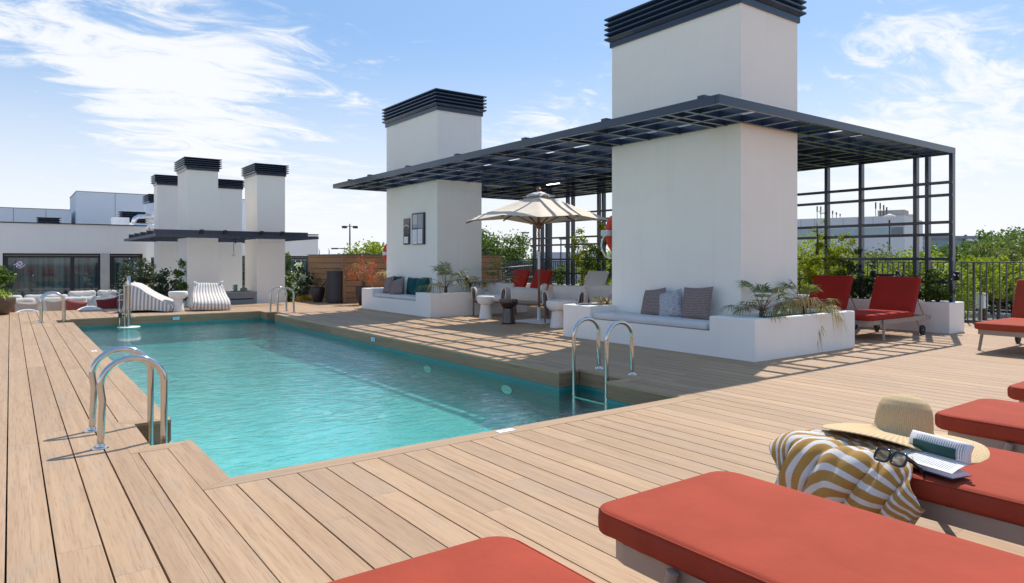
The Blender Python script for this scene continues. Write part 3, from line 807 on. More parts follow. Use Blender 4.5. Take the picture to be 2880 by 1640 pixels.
dup(lb, (10.18, 14.52, 0), 0, 'dark red lounger behind the umbrella pole')
lc = make_lounger('sun_lounger', 'grey lounger with dappled shade on its back, left of the tallest tower', M_grey_fab, M_grey_fab, 66, LP_, gathered=False)
lc.location = (10.18, 12.40, 0)
dup(lc, (10.18, 11.45, 0), 0, 'grey lounger mostly hidden by the tallest tower')

# ---------------------------------------------------------------- pedestal tables
def pedestal(label, loc, mat, group, rt=.178, h=.465, seed=0):
    t = thing('side_table', label, 'side table', loc, 0, group)
    s = MB(); s.lathe([(.0,h-.004),(rt-.012,h-.002),(rt-.003,h-.010),(rt,h-.022),(rt,h-.075),(rt-.012,h-.115),(rt-.042,h-.152),(rt-.082,h-.178),(.0,h-.18)][::-1], 40)
    s.build('table_top', mat, t, smooth=True, auto=45)
    b = MB(); b.lathe([(.0,.0),(.126,.0),(.132,.008),(.130,.03),(.118,.12),(.104,.22),(.098,h-.178)], 40); b.build('pedestal', mat, t, smooth=True, auto=45)
    return t
TG = 'round pedestal side tables'
pedestal('white speckled pedestal table between the two striped bean bags', (3.15, 17.43, 0), M_terrazzo, TG, .205, .47)
pedestal('white speckled pedestal table in front of the left cream armchair', (7.80, 11.55, 0), M_terrazzo, TG)
pedestal('white speckled pedestal table partly hidden by the near planter seat', (7.80, 9.28, 0), M_terrazzo, TG, .20, .48)
pedestal('glossy dark brown pedestal table beside the umbrella pole', (7.56, 10.42, 0), M_ceramic, TG)

# ---------------------------------------------------------------- armchairs (facing local -y)
def make_chair(label, group):
    t = thing('armchair', label, 'armchair', (0,0,0), 0, group)
    for s in (-1, 1):
        l = MB(); l.bar((s*.355, -.33, .62), (s*.345, -.36, 0), .022, .042, up=(0,1,0)); l.build('leg', M_brownleg, t, bevel=.004)
        l = MB(); l.bar((s*.35, .24, .56), (s*.335, .40, 0), .022, .040, up=(0,1,0)); l.build('leg', M_brownleg, t, bevel=.004)
        a = MB()
        def arm(u, v, s=s):   # cloth folded over the arm rail: u front to back, v inside seat up, over and down outside
            y = -.36 + .62*u
            prof = [(.275,.34),(.285,.44),(.305,.54),(.335,.592),(.365,.60),(.392,.585),(.402,.53),(.398,.44),(.385,.36)]
            k = v*(len(prof)-1); i = min(int(k), len(prof)-2); f_ = k - i
            x = prof[i][0]*(1-f_) + prof[i+1][0]*f_; z = prof[i][1]*(1-f_) + prof[i+1][1]*f_
            z += .012*math.sin(3*u+1) - (.05*u if v > .6 else 0)*0 - .03*u*(1 if z > .5 else .3)
            x += .006*math.sin(9*u)*math.sin(6*v)
            return Vector((s*x, y, z))
        a.grid(arm, 12, 20)
        ob = a.build('arm_sling', M_cream, t, smooth=True); sd = ob.modifiers.new('thick', 'SOLIDIFY'); sd.thickness = .022; sd.offset = 0
    c = MB(); c.rbox(.60, .62, .13, .055, M=T(0, -.05, .36) @ RX(R(-4)), seg=3, puff=.03, sub=(6, 6)); c.build('seat_cushion', M_cream, t, smooth=True, weld=True)
    b = MB(); b.rbox(.66, .37, .11, .045, M=T(0, .27, .515) @ RX(R(74)), seg=3, puff=.025, sub=(6, 6)); b.build('backrest_cushion', M_cream, t, smooth=True, weld=True)
    u = MB()
    for s in (-1, 1): u.bar((s*.345, -.33, .30), (s*.34, .33, .27), .02, .03)
    u.bar((-.345, -.30, .295), (.345, -.30, .295), .03, .02); u.bar((-.34, .30, .28), (.34, .30, .28), .03, .02); u.build('seat_rail', M_brownleg, t)
    return t
CG = 'cream armchairs in the lounge'
def face(dx, dy): return math.atan2(dy, dx) + math.pi/2
c1 = make_chair('cream armchair at the left of the lounge, behind a white pedestal table', CG)
c1.location = (8.50, 12.22, 0); c1.rotation_euler = (0,0,face(-.85,-.52))
dup(c1, (8.78, 11.35, 0), face(-.75, .66), 'cream armchair turned side-on behind the dark brown pedestal table', CG)
dup(c1, (8.62, 9.98, 0), face(-.78,-.62), 'cream armchair right of the umbrella pole, legs in full view', CG)
dup(c1, (9.35, 9.75, 0), face(-.6,-.8), 'cream armchair mostly hidden behind the right-hand armchair', CG)

# ---------------------------------------------------------------- market umbrella
UB = (8.29, 10.42, 0)
t = thing('garden_umbrella', 'square off-white garden umbrella with wooden pole and ribs, grid shadow across it', 'umbrella', UB)
m = MB(); m.tube([(0,0,0.03),(0,0,1.02)], .024, 16); m.tube([(0,0,1.36),(0,0,2.50)], .020, 16); m.build('pole', M_teak, t, smooth=True, auto=40)
m = MB(); m.tube([(0,0,1.02),(0,0,1.36)], .0245, 16); m.build('pole_sleeve', M_paper, t, smooth=True, auto=40)
m = MB(); m.lathe([(.0,2.60),(.034,2.60),(.05,2.585),(.046,2.56),(.028,2.55),(.028,2.49)][::-1], 20); m.build('finial', M_teak, t, smooth=True, auto=35)
m = MB(); m.box(-.40,.40,-.40,.40,.004,.016, M=RZ(R(12))); m.tube([(0,0,.016),(0,0,.28)], .034, 16); m.build('base_plate', M_white_fab, t, smooth=False)
UR = R(8); HW = 1.02; ZA, ZE = 2.50, 2.0
def roofpt(a, b):   # a,b in -1..1 over the square
    k = max(abs(a), abs(b)); rr = abs(a*b)/(k*k) if k > 1e-6 else 0
    z = ZE + (ZA-ZE)*(1-k)**0.92*1.0
    z += -.045*k*(1-rr)*.0 - .05*math.sin(math.pi*k)*(1-rr) - .02*math.sin(math.pi*min(1, k))*rr*0
    z += .03*k*(1-rr)
    pin = 1 - .035*k*(1-rr)
    return RZ(UR) @ Vector((a*HW*pin, b*HW*pin, z - .055*k*rr))
m = MB(); N = 32
m.grid(lambda u, v: roofpt(2*u-1, 2*v-1), N, N)
cn = m.build('canopy', mk_fabric('umbrella_canvas', (0.74,0.66,0.55), wrinkle=0.1), t, smooth=True)
m = MB(); vh = .23
def vent(u, v):
    a, b = 2*u-1, 2*v-1; k = max(abs(a), abs(b)); return RZ(UR) @ Vector((a*vh, b*vh, 2.545 - .115*k + .012*math.sin(9*a)*k))
m.grid(vent, 14, 14); vt = m.build('vent_flap', M_white_fab, cn, smooth=True)
for i in range(8):
    a = i*45; k = 1.0 if i % 2 == 0 else math.sqrt(2)
    q = RZ(UR) @ RZ(R(a)) @ Vector((1,0,0)); L = HW*k*.985
    hub = Vector((q.x*.04, q.y*.04, 2.40)); tip = Vector((q.x*L, q.y*L, (ZE - .055 if k > 1 else ZE+.03) - .030))
    m = MB(); m.bar(hub, tip, .016, .026)
    r_ = m.build('rib', M_teak, t)
    mid = hub.lerp(tip, .46); m = MB(); m.bar((q.x*.05, q.y*.05, 1.88), mid, .014, .02); m.build('strut', M_teak, r_)
m = MB(); m.lathe([(.026,1.80),(.05,1.82),(.055,1.88),(.05,1.92),(.026,1.94)], 20); m.lathe([(.022,2.42),(.05,2.43),(.05,2.49),(.022,2.5)], 20); m.build('hub', M_teak, t, smooth=True, auto=35)
m = MB(); m.tube([(-.03,-.03,1.85),(-.10,-.05,1.78),(-.06,-.04,1.70),(-.11,-.02,1.55),(-.06,-.02,1.45)], .004, 6); m.tube([(-.02,.0,1.7),(.04,-.03,1.66),(-.02,-.04,1.60),(.03,0,1.57)], .004, 6); m.build('cord', M_teak, t)

# ---------------------------------------------------------------- bean bags
def beanbag(label, loc, rz, seed, sc_=1.0, slump=0.0):
    t = thing('bean_bag', label, 'bean bag', loc, rz, 'striped bean bags on the far deck')
    rr = random.Random(seed)
    # side profile (y forward = -y): closed loop of lounge shape, swept across x with bulging
    top = [(-.46,.02),(-.50,.14),(-.44,.24),(-.30,.30),(-.12,.36),(.04,.42),(.16,.52),(.24,.62),(.30,.66)]
    back = [(.34,.64),(.38,.50),(.42,.30),(.42,.12),(.38,.01)]
    if slump:
        top = [(-.70,.02),(-.76,.10),(-.68,.20),(-.50,.29),(-.32,.38),(-.15,.48),(-.02,.58),(.08,.64),(.20,.67)]
        back = [(.29,.63),(.34,.46),(.37,.26),(.37,.10),(.34,.01)]
    prof = top + back
    P = [Vector((0, a, b)) for a, b in prof]
    def crv(s):
        k = s*(len(P)-1); i = min(int(k), len(P)-2); f_ = k - i
        p0, p1, p2, p3 = P[max(i-1,0)], P[i], P[i+1], P[min(i+2, len(P)-1)]
        return .5*((2*p1) + (p2-p0)*f_ + (2*p0-5*p1+4*p2-p3)*f_*f_ + (3*p1-p0-3*p2+p3)*f_**3)
    hw = .37
    cen = Vector((0, .05, .20))
    def surf(u, v):      # u across -1..1, v along profile
        a = 2*u - 1; p = crv(v)
        # shrink towards centre near the sides, making bulging cheeks
        e = abs(a)**4
        sh = 1 - .13*e
        q = cen + (p - cen)*sh; q.z = max(.004, q.z) if p.z > .05 else p.z
        x = a*(.445 - .115*min(1, max(0, p.z)/.66)**1.3)*(1 - .02*e)
        w_ = .012*noise.noise(Vector((a*3+seed, p.y*7, p.z*7))) + .010*math.sin(v*21 + 2*a + seed)*(.4+abs(a))
        top_ = max(0, p.z-.5)/.16
        x *= 1 - .06*top_ + .05*top_*e
        return Vector((x, q.y + w_, q.z + w_*.8))
    m = MB(); m.grid(surf, 30, 56, uv=True)
    # end cheeks
    for s in (0, 1):
        c0 = Vector((0,0,0)); ring = [surf(s, j/56) for j in range(57)]
        cc = sum(ring, Vector())/57; cc.x += (.05 if s else -.05); cc.z = .07
        def ck(u, v, ring=ring, cc=cc, s=s):
            k = v if s else 1-v
            p = ring[min(56, int(round(k*56)))]; q = p.lerp(cc, u); bulge = math.sin(u*math.pi/2)
            q.x = p.x + (cc.x - p.x)*bulge; q.z = max(.004, q.z)
            return q
        k0 = len(m.v); m.grid(ck, 8, 56, uv=True)
        for q_ in range(k0, len(m.v)): m.uv[q_] = (m.v[q_][1]/.86 + .5, m.v[q_][2])
    b = m.build('bag_body', M_bag, t, smooth=True)
    # sewn corner ears and a loose flap
    for s in (-1, 1):
        e = MB(); e.tube([(s*.27,.27,.63),(s*.315,.29,.675),(s*.345,.29,.70)], [.040,.026,.008], 8); e.build('corner_tuft', M_white_fab, t, smooth=True)
    sm = MB()
    for s in (0.0, 1.0): sm.tube([surf(s, j/40) + Vector((0,0,.004)) for j in range(1, 40)], .006, 6)
    sm.build('seam', M_white_fab, t, smooth=True)
    t.scale = (sc_,)*3
    return t
beanbag('striped bean bag seen from the front, right of the white pedestal table', (3.88, 17.60, 0), R(-6), 3, .97)
beanbag('striped bean bag slumped side-on, left of the white pedestal table', (2.52, 17.93, 0), R(68), 8, 1.0, 1)

# ---------------------------------------------------------------- pool ladders
def ladder(label, foot_x, pool_x, ya, yb, wz, group='steel pool ladders'):
    t = thing('pool_ladder', label, 'pool ladder', (foot_x, (ya+yb)/2, 0), 0, group)
    s = 1 if pool_x > foot_x else -1; L = abs(pool_x - foot_x); yy = (ya+yb)/2
    for y in (ya, yb):
        y -= yy; H = .56; r = L/2; pts = [(0, y, .0)] + [(s*.004*k, y, .10*k) for k in range(1, 4)]
        hz_ = H - r*.92
        for a in range(0, 181, 12): pts.append((s*(r - r*math.cos(R(a))), y, hz_ + r*.92*math.sin(R(a))))
        pts += [(s*L, y, z) for z in (.2, .0, -.3, -.62)] + [(s*(L-.0), y, -.80)]
        m = MB(); m.tube(pts, .0215, 18); r_ = m.build('handrail', M_steel, t, smooth=True, auto=60)
        f = MB(); f.lathe([(.0215,.030),(.026,.012),(.048,.010),(.050,.002),(.0,.002)][::-1], 24, c=(0,y,0)); f.build('floor_flange', M_steel, r_, smooth=True, auto=40)
    for z in (-.26, -.50, -.74):
        m = MB(); m.box(s*L-.035, s*L+.035, ya-yy, yb-yy, z-.01, z+.012); m.build('tread', M_steel, t, bevel=.004)
    return t
ladder('shiny steel pool ladder at the right side of the pool, near end', 5.24, 4.87, 5.02, 5.52, 0)
ladder('largest steel pool ladder in the left foreground, casting loop shadows', .463, .83, 5.07, 5.615, 0)
ladder('steel pool ladder at the far left corner of the pool', .478, .85, 15.86, 16.33, 0)
ladder('steel pool ladder at the far right corner of the pool', 5.218, 4.85, 15.52, 16.04, 0)

# ---------------------------------------------------------------- shower column standing in the water
t = thing('pool_lift_post', 'thick steel post with valve standing in the water at the far end of the pool', 'pool lift', (1.985, 16.16, -.21))
m = MB(); m.tube([(0,0,-.75),(0,0,.88)], .040, 24); m.tube([(-.0,0,.80),(0,0,.98),(.0,.012,1.03),(.0,.03,1.055)], .036, 20); m.build('column', M_steel, t, smooth=True, auto=50)
m = MB(); m.tube([(-.075,.0,-.6),(-.075,0,.90)], .026, 18); m.build('guide_tube', M_steel, t, smooth=True, auto=50)
m = MB(); m.box(-.115,.05,-.045,.05,.865,.885); m.box(-.11,.045,-.04,.045,.28,.30); m.build('bracket', M_steel, t, bevel=.003)
m = MB(); m.tube([(-.17,-.01,-.20),(-.17,-.01,.80)], .011, 10); m.tube([(-.17,-.01,.79),(-.07,0,.79)], .009, 8); m.build('feed_pipe', M_steel, t, smooth=True)
m = MB(); m.box(-.19,-.13,-.05,.02,.22,.31); m.tube([(-.19,-.05,.33),(-.20,-.09,.345)], .018, 10); m.tube([(-.13,-.04,.27),(-.11,-.07,.26)], .016, 10); m.build('valve', M_black, t)
m = MB(); m.box(-.26,.16,.10,.26,.206,.216); m.build('deck_plate', M_steel, t, bevel=.003)
m = MB()
m.lathe([(.0,.004),(.14,.006),(.20,.012),(.215,.020),(.21,.024),(.0,.020)], 36, c=(0,-.02,0)); m.build('base_disc', M_white_fab, t, smooth=True, auto=40)

# ---------------------------------------------------------------- depth marks
def text_mesh(name, s, size, mat, M, parent=None, extrude=0.0006):
    cu = bpy.data.curves.new(name, 'FONT'); cu.body = s; cu.size = size; cu.align_x = 'CENTER'; cu.align_y = 'CENTER'; cu.extrude = extrude
    tmp = bpy.data.objects.new('tmp', cu); COL.objects.link(tmp)
    dg = bpy.context.evaluated_depsgraph_get(); me = bpy.data.meshes.new_from_object(tmp.evaluated_get(dg)); bpy.data.objects.remove(tmp)
    me.transform(M); me.materials.clear(); me.materials.append(mat)
    o = bpy.data.objects.new(name, me); COL.objects.link(o); o.parent = parent
    return o
M_mark = simple('depth_mark_blue', (0.42,0.72,0.85), 0.4); M_markink = simple('mark_ink', (0.05,0.20,0.30), 0.5)
t = thing('depth_mark', 'pale blue depth mark on the far wall of the pool', 'pool sign', (2.935, 16.446, -.08)); MB().box(-.066,.066,-.004,.003,-.031,.031).build('plate', M_mark, t)
text_mesh('lettering', '0,85m', .042, M_markink, T(0,-.0052,0) @ RX(R(90)), t)
t = thing('depth_mark', 'pale blue depth mark on the right wall of the pool', 'pool sign', (4.726, 10.24, -.083)); MB().box(-.004,.003,-.066,.066,-.029,.029).build('plate', M_mark, t)
text_mesh('lettering', '1,00m', .040, M_markink, T(-.0052,0,0) @ RZ(R(-90)) @ RX(R(90)), t)
t = thing('depth_mark', 'white depth mark lying on the near pool coping', 'pool sign', (2.80, 3.895, .002)); MB().box(-.070,.070,-.030,.030,0,.003).build('plate', M_paper, t, bevel=.001)
text_mesh('lettering', '0,85m', .036, simple('faint_ink', (0.5,0.5,0.55), .6), T(0,0,.0038), t)
t = thing('depth_mark', 'white depth mark flat on the left deck beside the water', 'pool sign', (.89, 10.49, .002)); MB().box(-.030,.030,-.066,.066,0,.003).build('plate', M_paper, t, bevel=.001)
text_mesh('lettering', '0,85m', .036, simple('faint_ink', (0.6,0.6,0.65), .6), T(0,0,.0038) @ RZ(R(90)), t)

# ---------------------------------------------------------------- hat, towel, book, sunglasses on the lounger
LT = .398    # top of the cushion
t = thing('straw_hat', 'wide-brimmed straw sun hat lying on the red lounger behind the book', 'hat', (3.13, 1.395, LT+.050), rot=(Euler((R(3), R(9), 0), 'XYZ').to_matrix()).to_euler())
t.rotation_euler = (RZ(R(-36)) @ RY(R(7)) @ RX(R(-3))).to_euler()
m = MB(); prof = [(.0,.150),(.03,.149),(.06,.143),(.085,.128),(.100,.105),(.107,.075),(.110,.045),(.112,.022),(.120,.010),(.140,.004),(.18,.0),(.225,-.004),(.27,-.010),(.305,-.018),(.318,-.022),(.319,-.026),(.30,-.021),(.22,-.009),(.14,-.001)]
def hat(u, v):
    k = u*(len(prof)-1); i = min(int(k), len(prof)-2); f_ = k - i; r_ = prof[i][0]*(1-f_)+prof[i+1][0]*f_; z = prof[i][1]*(1-f_)+prof[i+1][1]*f_
    a = 2*math.pi*v; w_ = max(0, (r_-.13)/.19)
    z += w_*(.016*math.sin(2*a+.8) + .010*math.sin(3*a+2.0)) - .0*w_
    r2 = r_*(1 + .03*w_*math.sin(2*a+.4)); return Vector((r2*math.cos(a)*1.02, r2*math.sin(a)*.98, z))
m.grid(lambda u, v: (lambda p: Vector((p.x, p.y, p.z*(1.10 if p.z > .02 else 1))))(hat(u, v)), 72, 72, uv=True); m.build('hat_body', M_straw, t, smooth=True, weld=False)

tw = MB(); NX, NY = 96, 84
ex, ey = 2.735, 1.675          # foot corner of the lounger cushion
ang = R(24); ca_, sa_ = math.cos(ang), math.sin(ang)
def towel(u, v):
    s_, r_ = (u-.5)*.96, (v-.5)*.56
    a = 2.69 + s_*ca_ - r_*sa_; b = 1.470 + s_*sa_ + r_*ca_
    if b > ey: b = ey + (b-ey)*.45
    dx, dy = max(0, ex - a), max(0, b - ey)
    wob = .085*noise.noise(Vector((a*2.6, b*2.6, 1.5)))
    ph_ = (b + .42*(a - ex) + wob)/.14
    ridge = abs(math.cos(math.pi*ph_))**.75                     # round ridges with tight valleys between
    ridge2 = abs(math.cos(math.pi*(ph_*2.3 + .3 + 2*wob)))
    lump = noise.noise(Vector((a*6, b*6, 3.0)))
    down = math.hypot(dx, dy)
    inner = min(1, max(0, (3.06 - a)/.16))
    lift = (.006 + .020*ridge + .010*ridge2 + .010*lump)*inner + .004
    if down <= 0: return Vector((a, b, LT + lift))
    rc = .045
    th_ = min(math.pi/2, down/rc)
    outw = rc*math.sin(th_); drop = rc*(1-math.cos(th_)) + max(0, down - rc*math.pi/2)
    nx, ny = (-dx/down, dy/down)
    bx, by = max(a, ex), min(b, ey)
    g_ = min(1, drop/.10)
    spread = g_*(.052*ridge + .016*ridge2 + .012*lump) + .035*g_*min(1, dx*dy/(down*down)*2)
    x = bx + nx*(outw+spread); y = by + ny*(outw+spread) + .020*g_*math.sin(2*math.pi*ph_)
    y += -.05*g_*(by-1.45)*min(1, dx/.2)
    z = LT + lift*(1-.7*g_) - drop*(1 - .12*(1-ridge))
    return Vector((x, y, max(.012, z)))
tw.grid(towel, NX, NY, uv=True)
# the stripes turn with the way the cloth is bunched
tw.uv = [(.5 + (u_-.5)*math.cos(th) + (v_-.5)*.9*math.sin(th), v_) for (u_, v_) in tw.uv for th in (R(-38 + 62*(1/(1+math.exp(-(v_-.52)*16))) + 14*math.sin(7*v_)),)]
o_ = tw.build('towel', M_towel, at=(2.75, 1.55, LT), smooth=True)
sd = o_.modifiers.new('thick', 'SOLIDIFY'); sd.thickness = .009; sd.offset = 1
tag(o_, 'ochre and white striped towel draped over the foot corner of a red lounger', 'towel')

t = thing('book', 'open paperback with a dark green page marker, lying before the straw hat', 'book', (2.862, 1.150, LT+.008)); t.rotation_euler = (0, 0, R(-103.8)); t.scale = (1.17, 1.17, 1.17)
# local x along the spine towards the camera-right, local y away across the pages
m = MB(); m.box(-.105,.105,-.080,.012,0,.0022); m.build('cover', simple('navy_cover', (0.02,0.02,0.06), .4), t)
def pages(flip):
    def g(u, v):
        x = -.102 + .204*u; w_ = v*(.075 if not flip else .066)
        if not flip: return Vector((x, -w_, .012 + .024*math.cos(v*1.35)))
        a = R(76); c_ = .010*math.sin(v*math.pi)
        return Vector((x, .004 + w_*math.cos(a) - c_*math.sin(a), .034 + w_*math.sin(a) + c_*math.cos(a)))
    return g
tp_ = NT('printed_page'); tp_.pr(.8, 0, .1); v_ = tp_.coord('UV'); spp = tp_.new('ShaderNodeSeparateXYZ'); tp_.l.new(v_, spp.inputs[0])
ln = tp_.math('FRACT', tp_.math('MULTIPLY', spp.outputs[0], 26.0)); gap = tp_.noise(tp_.coord('UV', scale=(26*.5, 60, 1)), 1.3, 1, .5)
inx = tp_.math('MULTIPLY', tp_.math('GREATER_THAN', spp.outputs[0], .10), tp_.math('LESS_THAN', spp.outputs[0], .93)); iny = tp_.math('MULTIPLY', tp_.math('GREATER_THAN', spp.outputs[1], .16), tp_.math('LESS_THAN', spp.outputs[1], .86))
mk = tp_.math('MULTIPLY', tp_.math('MULTIPLY', inx, iny), tp_.math('MULTIPLY', tp_.math('LESS_THAN', ln, .42), tp_.math('GREATER_THAN', gap, .40)))
tp_.base(tp_.mix(tp_.math('MULTIPLY', mk, .72), (0.80,0.79,0.77), (0.10,0.10,0.14))); M_page = tp_.m
m = MB(); m.grid(pages(False), 4, 10, uv=True); p_ = m.build('lower_pages', M_page, t, smooth=True)
m = MB(); m.box(-.102,.102,-.072,-.002,.0023,.015); m.build('page_block', M_paper, p_)
m = MB(); m.grid(pages(True), 4, 10, uv=True); p2 = m.build('raised_pages', M_page, t, smooth=True); sd = p2.modifiers.new('thick', 'SOLIDIFY'); sd.thickness = .012; sd.offset = -1
m = MB(); m.grid(lambda u, v: pages(True)(.08+.72*u, .06+.52*v) + Vector((0,-.0035,.0022)), 2, 6); mk_ = m.build('page_marker', simple('green_card', (0.008,0.075,0.065), .5), t, smooth=True); sd = mk_.modifiers.new('thick', 'SOLIDIFY'); sd.thickness = .0012

t = thing('sunglasses', 'black square sunglasses with open arms resting on the towel beside the book', 'sunglasses', (2.672, 1.235, LT+.060)); t.rotation_euler = (RZ(R(-103)) @ RX(R(-32))).to_euler()
# local x across the face, z up the lenses, arms go to +y
def lens_ring(cx):
    pts = []
    for a in range(0, 360, 15):
        c_, s_ = math.cos(R(a)), math.sin(R(a)); pts.append((cx + .029*math.copysign(abs(c_)**.6, c_), 0, .025*math.copysign(abs(s_)**.6, s_)))
    return pts
M_frame = simple('glossy_black_plastic', (0.012,0.010,0.014), .12, 0, .1, spec=.8)
m = MB(); m.tube(lens_ring(-.034), .0048, 8, closed=True); m.tube(lens_ring(.034), .0048, 8, closed=True); m.tube([(-.008,0,.010),(0,-.002,.013),(.008,0,.010)], .004, 8); m.build('frame', M_frame, t, smooth=True)
tl = NT('tinted_lens'); tl.b.inputs['Roughness'].default_value = .05; tl.base((0.16,0.15,0.09)); tl.b.inputs['Alpha'].default_value = .72
for cx in (-.034, .034):
    m = MB(); m.poly([(x, .001, z) for x, y, z in lens_ring(cx)]); m.build('lens', tl.m, t)
for s in (-1, 1):
    m = MB(); pts = [(s*.066,.002,.012),(s*.070,.03,.012),(s*.070,.08,.010),(s*.066,.115,.0),(s*.060,.140,-.024)]
    def arm(u, v, pts=pts):
        k = u*4; i = min(int(k), 3); p = Vector(pts[i]).lerp(Vector(pts[i+1]), k-i); return p + Vector((0, 0, (v-.5)*.017*(1-.55*u)))
    m.grid(arm, 12, 2); o_ = m.build('arm', M_frame, t, smooth=True); sd = o_.modifiers.new('thick', 'SOLIDIFY'); sd.thickness = .004
# ---------------------------------------------------------------- plants
def leaves(m, pts, size, rr, up=.3, long=1.8, cup=.25):
    """one small folded leaf at every point"""
    for p in pts:
        s_ = size*rr.uniform(.6, 1.35)
        d = Vector((rr.gauss(0,1), rr.gauss(0,1), rr.gauss(up,.8))).normalized()
        n_ = d.cross(Vector((rr.gauss(0,1), rr.gauss(0,1), rr.gauss(0,1)))).normalized(); k = d.cross(n_)
        a = p - d*s_*.5*long; b = p + d*s_*.5*long
        l = p + n_*s_*.5 + k*cup*s_; r_ = p - n_*s_*.5 + k*cup*s_
        v = min(1, max(0, rr.gauss(.5,.24)))
        m.add([a, l, b, r_], [(0,1,2,3)], v)
def clump_pts(c, rad, n, rr, clumps, spread=.30, flat=1.0, hollow=.35):
    """points gathered in many small clumps spread through an ellipsoid"""
    cs = []
    while len(cs) < clumps:
        q = Vector((rr.uniform(-1,1), rr.uniform(-1,1), rr.uniform(-1,1)))
        L = q.length
        if L < 1 and L > hollow*rr.random()**.5: cs.append(Vector((q.x*rad[0], q.y*rad[1], q.z*rad[2])) + Vector(c))
    out = []
    s_ = spread*min(rad)*2.2/clumps**(1/3)
    for i in range(n):
        q = cs[rr.randrange(clumps)]
        out.append(q + Vector((rr.gauss(0,s_), rr.gauss(0,s_), rr.gauss(0,s_*.8*flat))))
    return out
def bush(name, label, cat, base, rad, n, size, mat, seed, clumps=40, group=None, stems=5, zc=None, stem_mat=None, long=1.8, extra=None, zmin=.0):
    rr = random.Random(seed); t = thing(name, label, cat, base, 0, group)
    c = Vector((0, 0, zc if zc is not None else rad[2]))
    pts = [p for p in clump_pts(c, rad, n, rr, clumps) if p.z > zmin]
    m = MB(); leaves(m, pts, size, rr, long=long); m.build('foliage', mat, t)
    if extra:
        m = MB(); ps = [p for p in clump_pts(c, tuple(r*1.02 for r in rad), extra[0], rr, max(6, clumps//2), hollow=.8) if p.z > 0]; leaves(m, ps, extra[1], rr, long=1.1); m.build(extra[3], extra[2], t)
    m = MB()
    for i in range(stems):
        a = rr.uniform(0, 6.28); q = Vector((math.cos(a)*rad[0]*.6*rr.random(), math.sin(a)*rad[1]*.6*rr.random(), c.z + rad[2]*.5*rr.random()))
        b0 = Vector((rr.uniform(-.05,.05)*rad[0]*2, rr.uniform(-.05,.05)*rad[1]*2, 0)); mid = b0.lerp(q, .5) + Vector((rr.uniform(-.1,.1)*rad[0], rr.uniform(-.1,.1)*rad[1], 0))
        m.tube([b0, mid, q], [.02*rad[2]+.004, .014*rad[2]+.003, .003], 6)
    m.build('stem', stem_mat or M_bark, t, smooth=True)
    return t
def tree(name, label, base, H, rad, n, size, mat, seed, clumps=60, group=None, long=1.7, cat='tree'):
    rr = random.Random(seed); t = thing(name, label, cat, base, 0, group)
    zc = H - rad[2]
    m = MB(); pts = clump_pts((0,0,zc), rad, n, rr, clumps, spread=.32); leaves(m, pts, size, rr, long=long); m.build('crown', mat, t)
    m = MB(); lean = Vector((rr.uniform(-.1,.1)*H, rr.uniform(-.1,.1)*H, 0))
    m.tube([(0,0,0), lean*.4 + Vector((0,0,zc*.5)), lean + Vector((0,0,zc))], [.035*H*.5+.03, .022*H*.5+.02, .014*H*.5+.01], 8)
    for i in range(7):
        a = rr.uniform(0, 6.28); s0 = lean*.7 + Vector((0,0,zc*rr.uniform(.55,.95))); e = Vector((math.cos(a)*rad[0]*.75, math.sin(a)*rad[1]*.75, zc + rad[2]*rr.uniform(-.4,.7)))
        m.tube([s0, s0.lerp(e,.5)+Vector((0,0,.06*H)), e], [.012*H, .008*H, .003*H], 6)
    m.build('trunk', M_bark, t, smooth=True); return t

# shrubs standing in the long trellis planter
SG = 'shrubs in the long trellis planter'
def ts(y, r_, n, mat, seed, label, name='shrub', size=.036, extra=None, x=12.56, z=.455, clumps=34): bush(name, label, 'shrub', (x, y, z), r_, n, size, mat, seed, clumps, SG, 4, extra=extra)
ts(5.05, (.20,.26,.30), 1100, ML_mid, 11, 'low mixed shrub at the near end of the trellis planter by the corner post', extra=(60,.03,ML_flower,'blossom'))
ts(5.55, (.20,.30,.24), 1200, ML_dark, 12, 'dark low shrub dotted with tiny white flowers behind the upright red lounger', extra=(160,.022,ML_flower,'blossom'))
ts(6.35, (.22,.34,.46), 1500, ML_dark, 13, 'dark glossy shrub between the two red lounger backs')
ts(7.05, (.24,.42,.55), 2000, ML_lime, 14, 'bright lime shrub climbing the trellis right of the tallest tower')
ts(6.6, (.20,.30,.62), 1000, ML_lime, 15, 'lime twiggy climber rising above the half-hidden red lounger')
ts(8.3, (.22,.5,.5), 900, ML_mid, 16, 'leafy shrub behind the tallest tower')
ts(12.4, (.22,.45,.42), 1300, ML_mid, 17, 'green shrub behind the dappled grey lounger', extra=(60,.025,ML_flower,'blossom'))
ts(13.3, (.24,.50,.62), 2300, ML_mid, 18, 'tall green shrub left of the grey lounger back', extra=(60,.025,ML_flower,'blossom'))
ts(13.9, (.22,.40,.80), 1500, ML_lime, 19, 'yellow-green climbing shrub in the middle of the far trellis')
ts(14.9, (.20,.30,.36), 900, ML_mid, 20, 'small green shrub just right of the umbrella pole')
bush('climber', 'leafy climber hanging on the trellis just left of the tallest tower', 'climbing plant', (12.46, 12.9, 1.55), (.12,.28,.42), 420, .05, ML_lime, 21, 16, None, 3)
bush('climber', 'thin twig of climber reaching past the left trellis post by the tallest tower', 'climbing plant', (12.46, 7.12, 1.3), (.10,.22,.45), 120, .035, ML_lime, 22, 9, None, 4)

